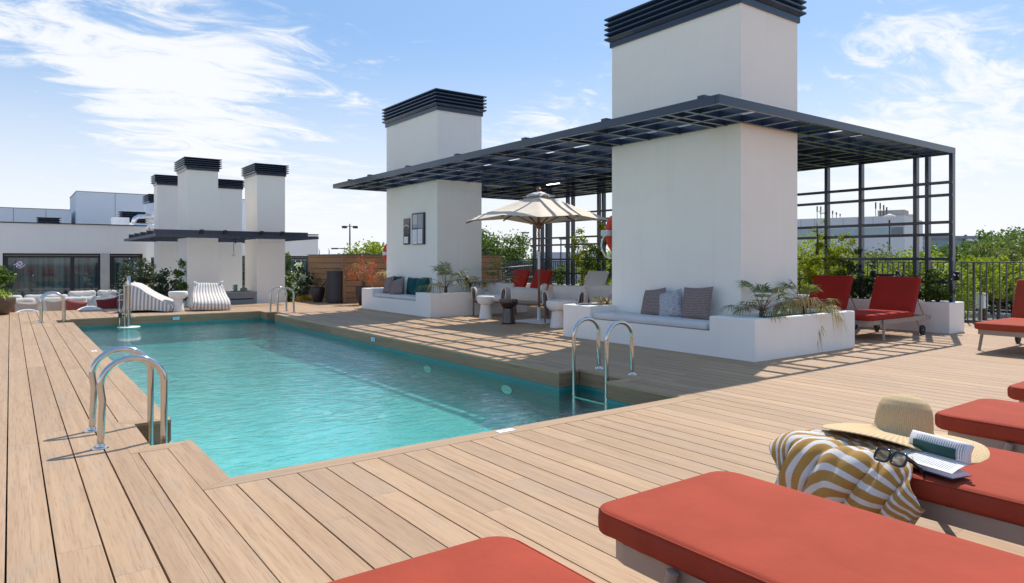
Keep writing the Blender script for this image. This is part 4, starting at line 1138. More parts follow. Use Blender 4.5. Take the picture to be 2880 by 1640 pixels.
def fan_palm(label, base, seed, n, h, mats, dry=0, group='spiky fan palms in the planters', droop=.5, bl=.26):
    rr = random.Random(seed); t = thing('fan_palm', label, 'palm', base, rr.uniform(0, 6), group)
    m = MB(); m.tube([(0,0,-.02),(0,0,h*.14),(0,0,h*.24)], [.030,.036,.022], 9); m.build('trunk', M_bark, t, smooth=True)
    st = MB()
    for i in range(n):
        a = i*2.4 + rr.uniform(-.3,.3); el = R(rr.uniform(15, 78)) if i > n*.35 else R(rr.uniform(-25 if i < dry else 5, 38))
        isdry = i < dry
        L = h*rr.uniform(.45, .75)
        d = Vector((math.cos(a)*math.cos(el), math.sin(a)*math.cos(el), math.sin(el)))
        p0 = Vector((0,0,h*.2)); p1 = p0 + d*L*.6 + Vector((0,0,.03)); p2 = p0 + d*L + Vector((0,0,-.10*L*(1.6 if isdry else 1)))
        st.tube([p0,p1,p2], [.006,.0045,.0035], 5)
        f = (p2-p1).normalized(); side = f.cross(Vector((0,0,1)))
        if side.length < .1: side = Vector((1,0,0))
        side.normalize(); up = side.cross(f)
        nb = rr.randint(11, 15); fm = MB()
        for k in range(nb):
            b = R(-82 + 164*k/(nb-1)); ll = bl*(.65+.35*math.cos(b))*rr.uniform(.8,1.1)*h/.55
            dd = (f*math.cos(b) + side*math.sin(b)).normalized()
            sag = droop*(1.7 if isdry else .7)
            q1 = p2 + dd*ll*.5 + up*.015; q2 = p2 + dd*ll*.96 + Vector((0,0,-sag*ll*rr.uniform(.3,.9)))
            w_ = dd.cross(up).normalized()*.0095*h/.55
            v = min(1, max(0, rr.gauss(.5,.25)))
            fm.add([p2, q1 - w_, q2, q1 + w_], [(0,1,2,3)], v)
        fm.build('frond', mats[1 if isdry else 0], t)
    st.build('stem', M_stem, t, smooth=True)
    return t
fan_palm('green spiky palm in the near planter, beside the front corner', (7.62, 5.08, .45), 31, 20, .52, (ML_palm, ML_dry), 1)
fan_palm('straw-coloured half dry palm spilling over the right end of the near planter', (8.62, 5.10, .45), 32, 30, .52, (ML_palm, ML_dry), 18, droop=.8)
fan_palm('green palm with long bare stems in front of the notice board tower', (7.62, 12.82, .45), 33, 14, .70, (ML_palm, ML_dry), 1, droop=.9)
fan_palm('pale green palm behind the left cream armchair', (8.83, 12.80, .45), 34, 18, .78, (ML_palm, ML_dry), 1)
fan_palm('withered brown palm on the back corner of the near planter seat', (7.75, 7.98, .45), 35, 12, .30, (ML_dry, ML_dry), 12, droop=1.0)
fan_palm('withered palm peeking out left of the notice board tower', (8.05, 15.84, .5), 36, 8, .72, (ML_dry, ML_dry), 8)

# ---------------------------------------------------------------- pots and bin on the far right of the deck
def pot(name, label, loc, r, h, mat, soil=True, group=None, rb_=.55):
    t = thing(name, label, 'plant pot', loc, 0, group)
    m = MB(); m.lathe([(.0,.0),(r*rb_,.0),(r*.80,h*.28),(r*.96,h*.62),(r,h-.012),(r-.006,h),(r-.028,h),(r-.03,h-.05),(.0,h-.05)], 36); m.build('pot_body', mat, t, smooth=True, auto=40)
    if soil: m = MB(); m.lathe([(r-.032,h-.06),(r-.034,h-.045),(.0,h-.035)], 24); m.build('soil', M_soil, t)
    return t
pot('plant_pot', 'tall black tapered pot holding the rust-red twiggy shrub', (7.62, 17.10, 0), .215, .50, M_darkpot)
pot('plant_pot', 'small black tapered pot half hidden behind the cylindrical bin', (7.05, 18.95, 0), .20, .42, M_darkpot)
bush('rust_shrub', 'twiggy shrub with rust-red leaves in a black pot before the timber screen', 'shrub', (7.62, 17.10, .46), (.42,.42,.34), 900, .030, ML_rust, 41, 40, None, 26, zc=.46, stem_mat=M_stem, extra=(60,.05,ML_mid,'green_leaf'))
bush('dry_plant', 'small dry plant in the pot behind the bin', 'plant', (7.05, 18.95, .38), (.13,.13,.16), 160, .02, ML_grey, 42, 10, None, 6)
t = thing('litter_bin', 'dark cylindrical litter bin standing before the timber screen', 'litter bin', (7.32, 18.30, 0))
m = MB(); m.lathe([(.0,.05),(.252,.05),(.252,.86),(.262,.862),(.262,.885),(.235,.885),(.23,.84),(.0,.84)], 48); m.build('bin_body', simple('dark_grey_metal', (0.035,0.038,0.048), .36, .3, .06), t, smooth=True, auto=30)
m = MB(); m.lathe([(.0,.0),(.235,.0),(.235,.048),(.0,.048)], 40); m.build('plinth', M_black, t, smooth=True, auto=30)

# timber screen
def timber(name, label, segs, top, zb, loc):
    t = thing(name, label, 'screen wall', loc)
    for (x0, y0, x1, y1, nx, ny) in segs:
        isx = abs(y0-y1) < .01
        m = MB(); nb = int(round((top-zb)/.165)); zz = zb
        L = abs(x1-x0) if isx else abs(y1-y0); rr = random.Random(5)
        step = (top - .06 - zb)/nb
        for i in range(nb):
            cuts = [0.07] + ([rr.uniform(.25,.75)*L] if L > 1.5 else []) + [L-.07]
            for j in range(len(cuts)-1):
                a, b = cuts[j]+.0015, cuts[j+1]-.0015; z0, z1 = zb + i*step + .006, zb + (i+1)*step - .006
                if isx: m.box(min(x0,x1)+a-loc[0], min(x0,x1)+b-loc[0], y0-loc[1], y0+.022-loc[1], z0, z1, val=rr.random())
                else: m.box(x0-loc[0], x0+.022-loc[0], min(y0,y1)+a-loc[1], min(y0,y1)+b-loc[1], z0, z1, val=rr.random())
        m.build('boards', M_scrx if isx else M_scry, t)
        m = MB()
        for a in (0, L-.067):
            if isx: m.box(min(x0,x1)+a-loc[0], min(x0,x1)+a+.067-loc[0], y0-.006-loc[1], y0+.03-loc[1], zb, top-.06, val=.4)
            else: m.box(x0-.006-loc[0], x0+.03-loc[0], min(y0,y1)+a-loc[1], min(y0,y1)+a+.067-loc[1], zb, top-.06, val=.4)
        if isx: m.box(min(x0,x1)-loc[0], max(x0,x1)-loc[0], y0-.004-loc[1], y0+.03-loc[1], top-.059, top, val=.6)
        else: m.box(x0-.004-loc[0], x0+.03-loc[0], min(y0,y1)-loc[1], max(y0,y1)-loc[1], top-.059, top, val=.6)
        m.build('board_frame', M_scrz, t)
        m = MB()
        if isx: m.box(min(x0,x1)-loc[0]+.05, max(x0,x1)-loc[0]-.03, y0+.035-loc[1], y0+.14-loc[1], zb, top-.002); m2 = (min(x0,x1)-.03-loc[0], max(x0,x1)+.05-loc[0], y0-.035-loc[1], y0+.16-loc[1])
        else: m.box(x0+.035-loc[0], x0+.14-loc[0], min(y0,y1)-loc[1]+.05, max(y0,y1)-loc[1]-.03, zb, top-.002); m2 = (x0-.035-loc[0], x0+.16-loc[0], min(y0,y1)+.165-loc[1], max(y0,y1)+.05-loc[1])
        m.build('backing', M_seam, t)
        MB().box(*m2, top, top+.028).build('capping', M_steel_grey, t, bevel=.003)
    return t
timber('timber_screen', 'low timber-clad screen wall with dark capping behind the pots and bin', [(7.43,18.02,7.43,20.75,0,0),(7.43,18.02,12.80,18.02,0,0)], 1.335, -.68, (7.43, 18.02, 0))
t = thing('stair_handrail', 'sloping dark handrail descending beside the timber screen', 'handrail', (7.30, 18.6, 0))
m = MB(); m.tube([(.05,-.1,.86),(.05,.0,.84),(.05,1.95,-.16),(.05,2.05,-.2)], .021, 12); m.build('rail', M_steel_grey, t, smooth=True, auto=50)
m = MB(); m.tube([(.05,.15,.76),(.10,.15,.72),(.14,.15,.72)], .008, 8); m.tube([(.05,1.75,-.07),(.10,1.75,-.11),(.14,1.75,-.11)], .008, 8); m.build('bracket', M_black, t)

# ---------------------------------------------------------------- railings
M_rail = simple('dark_rail_metal', (0.028, 0.034, 0.044), 0.4)
t = thing('railing', 'dark metal balustrade along the right edge of the deck', 'railing', (14.72, 4, 0))
m = MB(); m.box(-.02,.02,-2.6,16.6,1.145,1.165); m.build('top_rail', M_steel_grey, t, bevel=.003)
m = MB(); m.box(-.03,.03,-2.6,16.6,.035,.060); m.build('bottom_rail', M_steel_grey, t, bevel=.003)
y = -2.5; i = 0
while y < 16.5 and i < 100:
    yy = y
    m = MB(); m.box(-.018,.018,yy-.007,yy+.007,.0605,1.1445) if i % 12 else m.box(-.022,.022,yy-.018,yy+.018,.0605,1.1445)
    if 1.0 < yy+4: m.build('baluster', M_rail, t); i += 1
    y += .105*(1.0 if y < 4 else 1.55)
t = thing('railing', 'dark close-barred railing behind the red loungers and the distant tree', 'railing', (12.95, 18.3, 0))
m = MB(); m.box(0,3.4,-.02,.02,1.135,1.16); m.box(0,3.4,-.02,.02,-.03,.0); m.build('top_rail', M_steel_grey, t)
for i in range(42): MB().box(i*.08,i*.08+.045,-.006,.006,.001,1.134).build('baluster', M_navy, t)
t = thing('ramp_handrail', 'double grey tubular handrail in front of the far railing', 'handrail', (12.2, 17.4, 0))
for z in (1.0, .62):
    m = MB(); m.tube([(-1.6,.2,z-.18),(.8,.1,z-.02),(1.45,.05,z+.02),(1.60,.04,z-.03),(1.66,.04,z-.15),(1.66,.04,z-.4)], .021, 10); m.build('rail', M_steel_grey, t, smooth=True)
for x in (-.9, .1, 1.1): MB().box(x-.015,x+.015,.08,.11,0,.9+.02*x).build('post', M_steel_grey, t)
for (y, lab) in ((5.95,'black double-headed bracket fixed low on the trellis near the red lounger'), (5.02,'black bracket on the trellis between the corner posts')):
    t = thing('bracket_lamp', lab, 'bracket', (12.70, y, .93))
    [MB().box(-.03,.03,s*.22-.04,s*.22+.04,-.075,.075).build('lamp_head', M_black, t, bevel=.008) for s in (-1,1)]; MB().box(-.02,.02,-.179,.179,-.03,.02).build('arm', M_black, t)

# ---------------------------------------------------------------- notice boards and life rings
BX = 7.595
t = thing('notice_board', 'narrow black notice board with one white sheet on the tower wall', 'notice board', (BX, 14.56, 1.56))
MB().box(-.022,.003,-.155,.155,0,.62).build('board', simple('board_black', (0.008,0.010,0.016), .15, 0, .1, spec=.8), t, bevel=.003)
MB().box(-.0245,-.0222,-.085,.125,.035,.19).build('sheet', M_paper, t)
arc = MB(); arc.tube([(-.024, .14-.28*i/12, .41+.055*math.sin(math.pi*i/12)) for i in range(13)], .014, 6); arc.build('crest', M_white_fab, t)
m = MB(); rr = random.Random(2)
for i in range(9):
    for c_ in (-.055, .07):
        m.box(-.0235,-.0222,c_-.05,c_+.05*rr.uniform(.3,1),.235+i*.018,.242+i*.018)
m.build('lettering', simple('faint_lettering', (0.10,0.13,0.17), .6), t)
t = thing('notice_board', 'wide black-framed notice board with two upper glass panes and two white sheets', 'notice board', (BX, 13.98, 1.555))
fb = MB(); fb.box(-.030,.003,-.30,.30,0,.725); fb.build('board', M_black, t, bevel=.004)
tg = NT('board_glass'); tg.pr(.06, 0, .8); tg.base((0.32,0.35,0.40)); M_bglass = tg.m
for c_ in (-.118, .135): MB().box(-.0335,-.0305,c_-.118,c_+.118,.375,.695).build('pane', M_bglass, t, bevel=.001)
for c_, dy in ((-.10,.0), (.155,-.008)):
    s = MB().box(-.0335,-.0305,c_-.112,c_+.112,.018+dy,.355+dy).build('sheet', M_paper, t)
    m = MB()
    for i in range(7): m.box(-.0345,-.0336,c_-.085,c_-.085+.17*random.Random(i).uniform(.5,1),.30-i*.035,.304-i*.035)
    m.build('lettering', simple('grey_print', (0.35,0.38,0.45), .6), s)
def ring(label, loc, ry, white_at):
    t = thing('life_ring', label, 'life ring', loc, 0, 'red and white life rings')
    N = 48; m = MB(); m.mi = []; rr_, r2 = .285, .075
    vs = []; fs = []; mi = []
    for i in range(N):
        a = 2*math.pi*i/N
        for k in range(14):
            b = 2*math.pi*k/14; rad = rr_ + r2*math.cos(b); vs.append((rad*math.cos(a), r2*.72*math.sin(b), rad*math.sin(a)))
    for i in range(N):
        for k in range(14): fs.append((i*14+k, ((i+1)%N)*14+k, ((i+1)%N)*14+(k+1)%14, i*14+(k+1)%14)); mi.append(1 if (i % 12) in (0, 11) else 0)
    m.v = vs; m.f = fs; m.mi = mi
    m.build('ring_body', [simple('life_ring_red', (0.60,0.055,0.02), .45, 0, .05), simple('life_ring_white', (0.78,0.78,0.78), .5, 0, .05)], t, smooth=True)
    if not ry: return t
    c = MB()
    pts = [(-.36, -.02, 0)] + [(-.40-.08*math.sin(math.pi*i/10), -.03, -.02-.34*i/10) for i in range(1, 11)] + [(-.30,-.03,-.40),(-.2,-.02,-.375)]
    c.tube(pts, .012, 8); c.build('rope', M_white_fab, t, smooth=True)
    MB().box(-.41,-.20,-.075,.06,-.045,.045).build('bracket', simple('grey_plastic', (0.55,0.55,0.57), .5), t, bevel=.01)
    return t
ring('life ring on the far side of the tallest tower, half of it in view', (7.93, 7.83, 1.62), 1, 0)
ring('life ring behind the notice board tower, only its edge in view', (7.90, 15.78, 1.36), 0, 0)
t = thing('planter_spotlight', 'small black spike spotlight in the far planter behind the palm', 'spotlight', (8.25, 12.82, .45))
m = MB(); m.tube([(0,0,0),(0,0,.16)], .009, 8); m.tube([(-.03,0,.13),(.02,.01,.19)], .018, 8); m.build('spike', M_black, t); m = MB(); m.tube([(.0,.0,.19),(-.09,.03,.36)], [.030,.034], 14); m.build('lamp_head', M_black, t, smooth=True, auto=40)
t = thing('ash_tray', 'flat grey tray lying on the back corner of the near planter seat', 'tray', (7.25, 7.93, .501)); MB().box(-.10,.10,-.14,.14,0,.012).build('tray_body', M_steel_grey, t, bevel=.004)

# ---------------------------------------------------------------- small pergola, counter and table ware on the left
t = thing('pergola', 'small navy louvred pergola pierced by the slim left towers', 'pergola', (2.86, 18.6, 1.776), 0)
X2, Y2 = 4.09, 5.8
MB().box(0,X2,0,.05,0,.075).build('edge_beam', M_navy, t, bevel=.003); MB().box(0,X2,Y2-.05,Y2,0,.075).build('edge_beam', M_navy, t, bevel=.003)
MB().box(0,.05,.052,Y2-.052,0,.075).build('edge_beam', M_steel_grey, t, bevel=.003); MB().box(X2-.05,X2,.052,Y2-.052,0,.075).build('edge_beam', M_navy, t, bevel=.003)
for i, y in enumerate((.25, 1.35, 2.45, 3.55, 4.65)):
    MB().box(.0,X2-.22,y,y+.05,.078,.185).build('upper_beam', M_navy, t)
for i in range(18): MB().box(.052,X2-.052,.20+i*.31,.20+i*.31+.028,.004,.070).build('louvre', M_navy, t)
for x in (1.05, 1.62, 2.55, 3.1): MB().box(x,x+.09,.19,.245,.075,.20).build('splice_block', M_black, t)
t = thing('stone_counter', 'grey stone serving counter between the two front slim towers', 'counter', (4.531, 19.65, -.7))
m = MB().box(0,1.022,-.02,.62,.985,1.02).build('counter_top', simple('grey_stone', (0.36,0.355,0.35), .6, 0, .06), t, bevel=.003)
M_cab = simple('cabinet_grey', (0.30,0.30,0.30), .6, 0, .04)
MB().box(0.001,1.021,.02,.60,0,.93).build('carcass', M_black, t); MB().box(.001,.93,.0,.018,.0,.80).build('door', M_cab, t); MB().box(.935,1.021,.0,.018,.0,.984).build('side_panel', M_cab, t); MB().box(.001,.93,.0,.018,.835,.984).build('drawer', M_cab, t)
tgn = NT('green_glass'); tgn.pr(.08, 0, .7); tgn.base((0.10,0.30,0.22)); tgn.b.inputs['Alpha'].default_value = .75
def cup(name, label, cat, loc, r, h, handle=False):
    t = thing(name, label, cat, loc); m = MB(); m.lathe([(.0,.0),(r,.0),(r*1.03,h),(r*.9,h),(r*.88,.01),(.0,.01)], 20); m.build('vessel', tgn.m, t, smooth=True, auto=50)
    if handle: m = MB(); m.tube([(-r,0,h*.85),(-r*1.7,0,h*.75),(-r*1.7,0,h*.4),(-r,0,h*.25)], .006, 6); m.build('handle', tgn.m, t)
cup('glass_jug', 'green glass jug standing on the stone counter', 'jug', (5.03, 19.80, .345), .052, .17, True)
cup('tumbler', 'left green tumbler beside the jug on the stone counter', 'glass', (5.19, 19.78, .345), .042, .07)
cup('tumbler', 'right green tumbler beside the jug on the stone counter', 'glass', (5.30, 19.80, .345), .042, .07)
t = thing('serving_tray', 'thin wooden tray under the green glass jug', 'tray', (5.16, 19.80, .322)); MB().box(-.22,.24,-.13,.13,.0,.02).build('tray_body', M_teak, t)
t = thing('plate', 'white plate on the stone counter behind the right bean bag', 'plate', (4.72, 19.78, .322)); m = MB(); m.lathe([(.0,.0),(.06,.0),(.115,.02),(.113,.026),(.0,.010)], 24); m.build('plate_body', M_paper, t, smooth=True)
t = thing('pendant_lamp', 'small pendant lamp hanging from the small pergola above the counter', 'lamp', (5.02, 19.95, 1.30))
m = MB(); m.tube([(0,0,.10),(0,0,.476)], .006, 6); m.build('flex', M_black, t); m = MB(); m.lathe([(.055,.0),(.03,.05),(.012,.08),(.0,.10)], 16); m.build('lamp_shade', M_cream, t, smooth=True)
t = thing('spotlight', 'small black spotlight under the small pergola beside the pendant lamp', 'spotlight', (5.07, 19.9, 1.72)); m = MB(); m.tube([(0,0,.055),(0,0,.0),(-.03,-.05,-.05)], .022, 10); m.build('lamp_head', M_black, t)

# ---------------------------------------------------------------- plants on the left
bush('evergreen_shrub', 'dark dense shrub behind the side-on bean bag, pale tips on top', 'shrub', (2.95, 21.6, -.7), (.62,.50,.95), 4200, .050, ML_grey, 51, 90, None, 9, extra=(150,.035,ML_flower,'foliage'))
bush('evergreen_shrub', 'dark shrub filling the gap between the first shrub and the slim tower', 'shrub', (3.62, 20.75, -.7), (.50,.40,.82), 3600, .045, ML_dark, 52, 80, None, 7)
bush('small_maple', 'young light green tree rising in front of the slim tower, right of the shrubs', 'small tree', (3.66, 19.75, -.7), (.18,.18,.62), 420, .055, ML_mid, 53, 20, None, 4, zc=1.30, stem_mat=M_stem)
bush('climber', 'green climber growing up the right edge of the second slim tower', 'climbing plant', (6.45, 19.75, -.7), (.15,.15,.95), 900, .048, ML_mid, 54, 30, None, 3, zc=1.15)
bush('flowering_shrub', 'tall shrub covered with white blossom left of the timber screen', 'shrub', (6.98, 20.3, -.7), (.36,.36,.86), 1800, .045, ML_dark, 55, 50, None, 6, zc=.95, extra=(1100,.045,ML_flower,'blossom'))
bush('golden_shrub', 'low orange-yellow shrub at the foot of the timber screen', 'shrub', (6.95, 19.75, -.25), (.24,.20,.20), 1300, .03, ML_orange, 56, 30, None, 4)
bush('evergreen_shrub', 'dark shrub glimpsed through the narrow gap left of the second slim tower', 'shrub', (6.75, 25.5, -.7), (.30,.30,1.15), 1000, .05, ML_dark, 57, 30, None, 4, extra=(200,.04,ML_flower,'blossom'))
pot('plant_pot', 'large round brown pot at the left edge holding strap-leaved plants', (-.20, 18.72, 0), .31, .37, M_brownpot, group=None)
rr = random.Random(61)
t = thing('agapanthus', 'yellow-green strap-leaved plant with a lilac flower head in the brown pot', 'flowering plant', (-.20, 18.72, .33))
m = MB()
for i in range(95):
    a = rr.uniform(0, 6.28); L = rr.uniform(.22,.46); el = R(rr.uniform(30,85)); d = Vector((math.cos(a)*math.cos(el), math.sin(a)*math.cos(el), math.sin(el)))
    p0 = Vector((rr.uniform(-.12,.12), rr.uniform(-.12,.12), 0)); p1 = p0 + d*L*.55; p2 = p1 + Vector((d.x*L*.4, d.y*L*.4, -.04)); p3 = p2 + Vector((d.x*L*.25, d.y*L*.25, -.12*L/.4))
    w_ = Vector((-math.sin(a), math.cos(a), 0))*.013; v = rr.random()
    m.add([p0-w_*.7, p0+w_*.7, p1+w_, p1-w_, p2+w_*.8, p2-w_*.8, p3], [(0,1,2,3),(3,2,4,5),(5,4,6)], v)
m.build('leaf', ML_strap, t)
m = MB(); m.tube([(.05,0,0),(.18,-.0,.36),(.36,.02,.74)], .005, 6); m.tube([(-.05,0,0),(-.10,0,.4),(-.14,.0,.80)], .005, 6); m.build('stem', ML_mid, t)
for (cx, cz) in ((.37,.76), (-.14,.82)):
    m = MB(); pts = []
    for i in range(60):
        q = Vector((rr.gauss(0,1), rr.gauss(0,1), rr.gauss(.2,.8))).normalized()*rr.uniform(.05,.10); pts.append(Vector((cx,0,cz)) + q)
    leaves(m, pts, .022, rr, long=1.6); m.build('flower_head', ML_purple, t)
bush('clipped_shrub', 'rounded glossy green shrub behind the agapanthus at the left edge', 'shrub', (-.42, 20.6, -.7), (.42,.42,.42), 2400, .055, ML_mid, 62, 40, None, 4, zc=1.42)
# ---------------------------------------------------------------- building with glass front
M_bwall = mk_stucco('building_render', (0.80, 0.78, 0.745))
M_panelw = simple('pale_blue_panel', (0.74,0.78,0.83), .6, 0, .03, .4)
t = NT('curtained_glass'); t.pr(.03, 0, .9)
v = t.coord('Object', scale=(1,1,.02)); f = t.noise(v, 9, 3, .6)
t.base(t.ramp(f, [(0.35, (0.01,0.028,0.032)), (0.5, (0.035,0.07,0.075)), (0.7, (0.09,0.15,0.15))])); M_glass = t.m
FY = 25.2
def facade(name, label, x0, x1, y, zt, zb, openings, ww=12, parapet=True, depth=5.6):
    """wall pieces round the openings; openings = list of (xa, xb, zb, zt)"""
    t = thing(name, label, 'building', (x0, y, zb))
    m = MB(); L = x1-x0; xs = [0]
    for (a, b, c, d) in openings:
        m.box(xs[-1], a-x0, 0, .22, 0, zt-zb); m.box(a-x0, b-x0, 0, .22, d-zb, zt-zb); xs.append(b-x0)
    m.box(xs[-1], L, 0, .22, 0, zt-zb)
    m.box(0, L, .23, depth, zt-zb-.25, zt-zb-.10); m.box(L-.20, L, .221, depth, 0, zt-zb)
    m.build('wall', M_bwall, t)
    MB().box(-.02, L+.03, -.03, .26, zt-zb+.001, zt-zb+.030).build('roof_edge', M_black, t)
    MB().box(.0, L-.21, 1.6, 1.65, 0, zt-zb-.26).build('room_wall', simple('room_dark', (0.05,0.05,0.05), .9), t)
    for (a, b, c, d) in openings:
        w_, h_ = b-a, d-zb
        m = MB(); m.box(a-x0+.002, b-x0-.002, .06, .14, h_-.13, h_-.002); m.box(a-x0+.002, a-x0+.13, .06, .14, 0, h_-.131); m.box(b-x0-.06, b-x0-.002, .06, .14, 0, h_-.131)
        fr_ = m.build('window_frame', M_black, t)
        MB().box(a-x0+.03, b-x0-.03, .045, .058, h_-.070, h_-.055).build('blind_rail', M_taupe, fr_)
        n_ = max(1, round(w_/1.2)); ed = [a-x0+.13 + (w_-.19)*k/n_ for k in range(n_+1)]
        if n_ == 2 and w_ > 2: ed[1] = a-x0+w_*.70
        for k in range(n_):
            MB().box(ed[k]+.001, ed[k+1]-.001, .10, .108, .03, h_-.132).build('pane', M_glass, fr_)
            if k: MB().box(ed[k]-.05, ed[k]+.05, .055, .0985, .0, h_-.132).build('mullion', M_black, fr_)
    return t
b = facade('glazed_building', 'long white building with curtained sliding glass doors at the far left', -9.0, 3.60, FY, 2.30, -.7, [(-6.5,-.62,-.7,1.40), (-.18,2.31,-.7,1.40), (2.56,3.50,-.7,1.40)])
MB().box(11.32, 11.55, -.06, .0, .0, 2.10).build('column', simple('concrete', (0.50,0.47,0.44), .8, 0, .1, 3), b)
b2 = facade('white_wing', 'white building wing seen to the right of the slim towers', 4.2, 11.55, 31.0, 2.36, -.7, [(4.6,7.2,-.7,1.30),(8.0,11.35,-.7,1.38)])
t = thing('plant_room', 'tall pale blue-white roof plant room on the left building', 'roof building', (2.25, 34.0, 1.9))
m = MB().box(0,8.0,0,4,0,2.18).build('wall', M_panelw, t); sm = MB()
for x in (1.4, 2.8, 4.2): sm.box(x,x+.015,-.004,.0,0,2.17)
sm.build('panel_joint', M_steel_grey, t); MB().box(-.02,8.02,-.02,4.02,2.181,2.20).build('roof_edge', M_steel_grey, t)
t = thing('plant_room', 'lower pale blue roof building at the far left edge', 'roof building', (-6, 34.6, 1.9)); MB().box(0,8.1,0,4,0,1.42).build('wall', M_panelw, t)
sm = MB()
for x in (4.4, 6.1, 7.2): sm.box(x,x+.015,-.004,.0,0,1.41)
sm.build('panel_joint', M_steel_grey, t); MB().box(0,8.08,-.02,4,1.421,1.44).build('roof_edge', M_steel_grey, t)
def vent(label, loc, w, d, h, n):
    t = thing('roof_vent', label, 'roof vent', loc, 0, 'louvred vents on the left roof'); MB().box(.08,w-.08,.08,d-.08,0,h-.02).build('core', M_black, t)
    for i in range(n):
        z = h*(i+.5)/n; m = MB(); vs = []
        for e, zz in ((0,z+.3*h/n),(.03,z+.18*h/n),(.09,z-.25*h/n),(.12,z-.25*h/n)): vs += [(e,e,zz),(w-e,e,zz),(w-e,d-e,zz),(e,d-e,zz)]
        fs = [(a*4+k,(a+1)*4+k,(a+1)*4+(k+1)%4,a*4+(k+1)%4) for a in range(3) for k in range(4)] + [(0,1,2,3)]
        m.add(vs, fs); m.build('louvre_blade', M_navy, t)
vent('small dark louvred vent on the roof edge at the far left', (.66, 27.2, 2.25), .74, .8, .36, 5)
vent('dark louvred roof vent just above the silver duct', (3.33, 29.5, 2.55), .95, .8, .50, 6)
t = thing('air_duct', 'shiny silver ventilation ducts and grey box on the roof beside the short tower', 'duct', (3.1, 27.5, 2.27))
M_foil = simple('duct_foil', (0.80,0.80,0.82), .22, 1.0, .08, 8)
MB().box(-.22,.30,0,.45,.02,.42).build('duct_box', simple('duct_board', (0.70,0.71,0.72), .6), t, bevel=.01)
m = MB(); m.tube([(.30,.2,.16),(.7,.2,.14),(1.25,.2,.14)], .10, 14); m.tube([(.45,.25,.22),(.50,.25,.40),(.62,.25,.48),(1.2,.25,.50)], .085, 14); m.build('duct', M_foil, t, smooth=True)
for x in (.6, .95): MB().box(x,x+.03,.1,.3,-.02,.05).build('foot', M_taupe, t)
MB().box(1.0,1.28,.0,.4,.36,.70, M=RY(R(-14))).build('duct_hood', simple('hood_blue', (0.55,0.62,0.74), .4), t)
t = thing('solar_frame', 'sloping solar panel on a metal frame rising behind the second slim tower', 'solar panel', (8.2, 33.0, 2.25))
Ms = T(.0,0,.55) @ RY(R(38))
MB().box(-1.6,.75,0,1.2,-.03,.02,M=Ms).build('panel', simple('solar_back', (0.28,0.24,0.21), .5), t)
m = MB(); 
for y in (-.03, 1.2): m.box(-1.62,.77,y,y+.03,.0,.06,M=Ms)
m.build('panel_rim', simple('alu', (0.55,0.57,0.60), .4, .6), t)
m = MB(); m.bar((-1.1,0,0),(-1.1,0,1.3),.05,.05); m.bar((.55,0,0),(.55,0,.35),.05,.05); m.bar((-.3,0,0),(-.3,0,.6),.04,.04); m.bar((-1.1,0,.05),(-.3,0,.6),.04,.04); m.build('support', simple('alu2', (0.55,0.57,0.60), .4, .6), t)
t = thing('loft_ladder', 'pair of pale tubular ladder tops behind the timber screen', 'ladder', (8.05, 21.5, .9))
for x in (0, .33): m = MB(); m.tube([(x,0,-1.5),(x,0,.62),(x+.0,.05,.67)], .02, 8); m.build('rail', simple('pale_tube', (0.7,0.76,0.8), .4), t)

# ---------------------------------------------------------------- lounge on the lower terrace
M_sofa = mk_fabric('sofa_canvas', (0.62, 0.585, 0.54), wrinkle=0.4)
def sofa(label, loc, rz, w=2.1, pil=()):
    t = thing('sofa', label, 'sofa', loc, rz, 'pale sofas on the lower terrace')
    m = MB(); m.box(-w/2,w/2,-.42,.42,.12,.20); m.box(-w/2,w/2,.36,.42,.20,.62); m.build('frame', simple('sofa_frame', (0.42,0.36,0.31), .7), t, bevel=.01)
    n_ = 2
    for i in range(n_):
        cx = -w/2 + w*(i+.5)/n_
        m = MB(); m.rbox(w/n_-.02,.80,.20,.07, M=T(cx,-.02,.31), puff=.02, sub=(6,6)); m.build('seat_cushion', M_sofa, t, smooth=True, weld=True)
        m = MB(); m.rbox(w/n_-.03,.46,.20,.075, M=T(cx,.24,.60) @ RX(R(76)), puff=.035, sub=(10,8), fn=lambda q, cx=cx: q + Vector((0, .02*noise.noise(q*7 + Vector((cx*5,0,0))), .022*noise.noise(q*9 + Vector((cx*3,2,0)))))); m.build('back_cushion', M_sofa, t, smooth=True, weld=True)
    for s in (-1,1): MB().rbox(.16,.82,.44,.05, M=T(s*(w/2+.06),0,.36), seg=2, sub=(2,4)).build('armrest', M_sofa, t, smooth=True, weld=True)
    for sx in (-1,1):
        for sy in (-1,1): MB().box(sx*(w/2-.08)-.02, sx*(w/2-.08)+.02, sy*.36-.02, sy*.36+.02, 0, .12).build('leg', M_taupe, t)
    return t
F0 = -.7
sofa('pale sofa nearest the deck edge at the left, beside the brown pot', (.55, 21.55, F0+.08), 0, 2.3)
sofa('pale sofa behind the far left pool ladder, terracotta pillow on it', (2.35, 21.9, F0+.06), R(-3), 1.7)
sofa('pale sofa row farther back under the glass doors at the left', (.30, 23.9, F0+.06), 0, 2.2)
sofa('pale sofa with puffy back cushions before the concrete column', (2.15, 24.1, F0+.14), R(6), 1.5)
sofa('pale sofa seen from behind between the ladder and the bean bag', (1.55, 22.9, F0+.02), R(180), 1.6)
PLG = 'pillows on the terrace sofas'
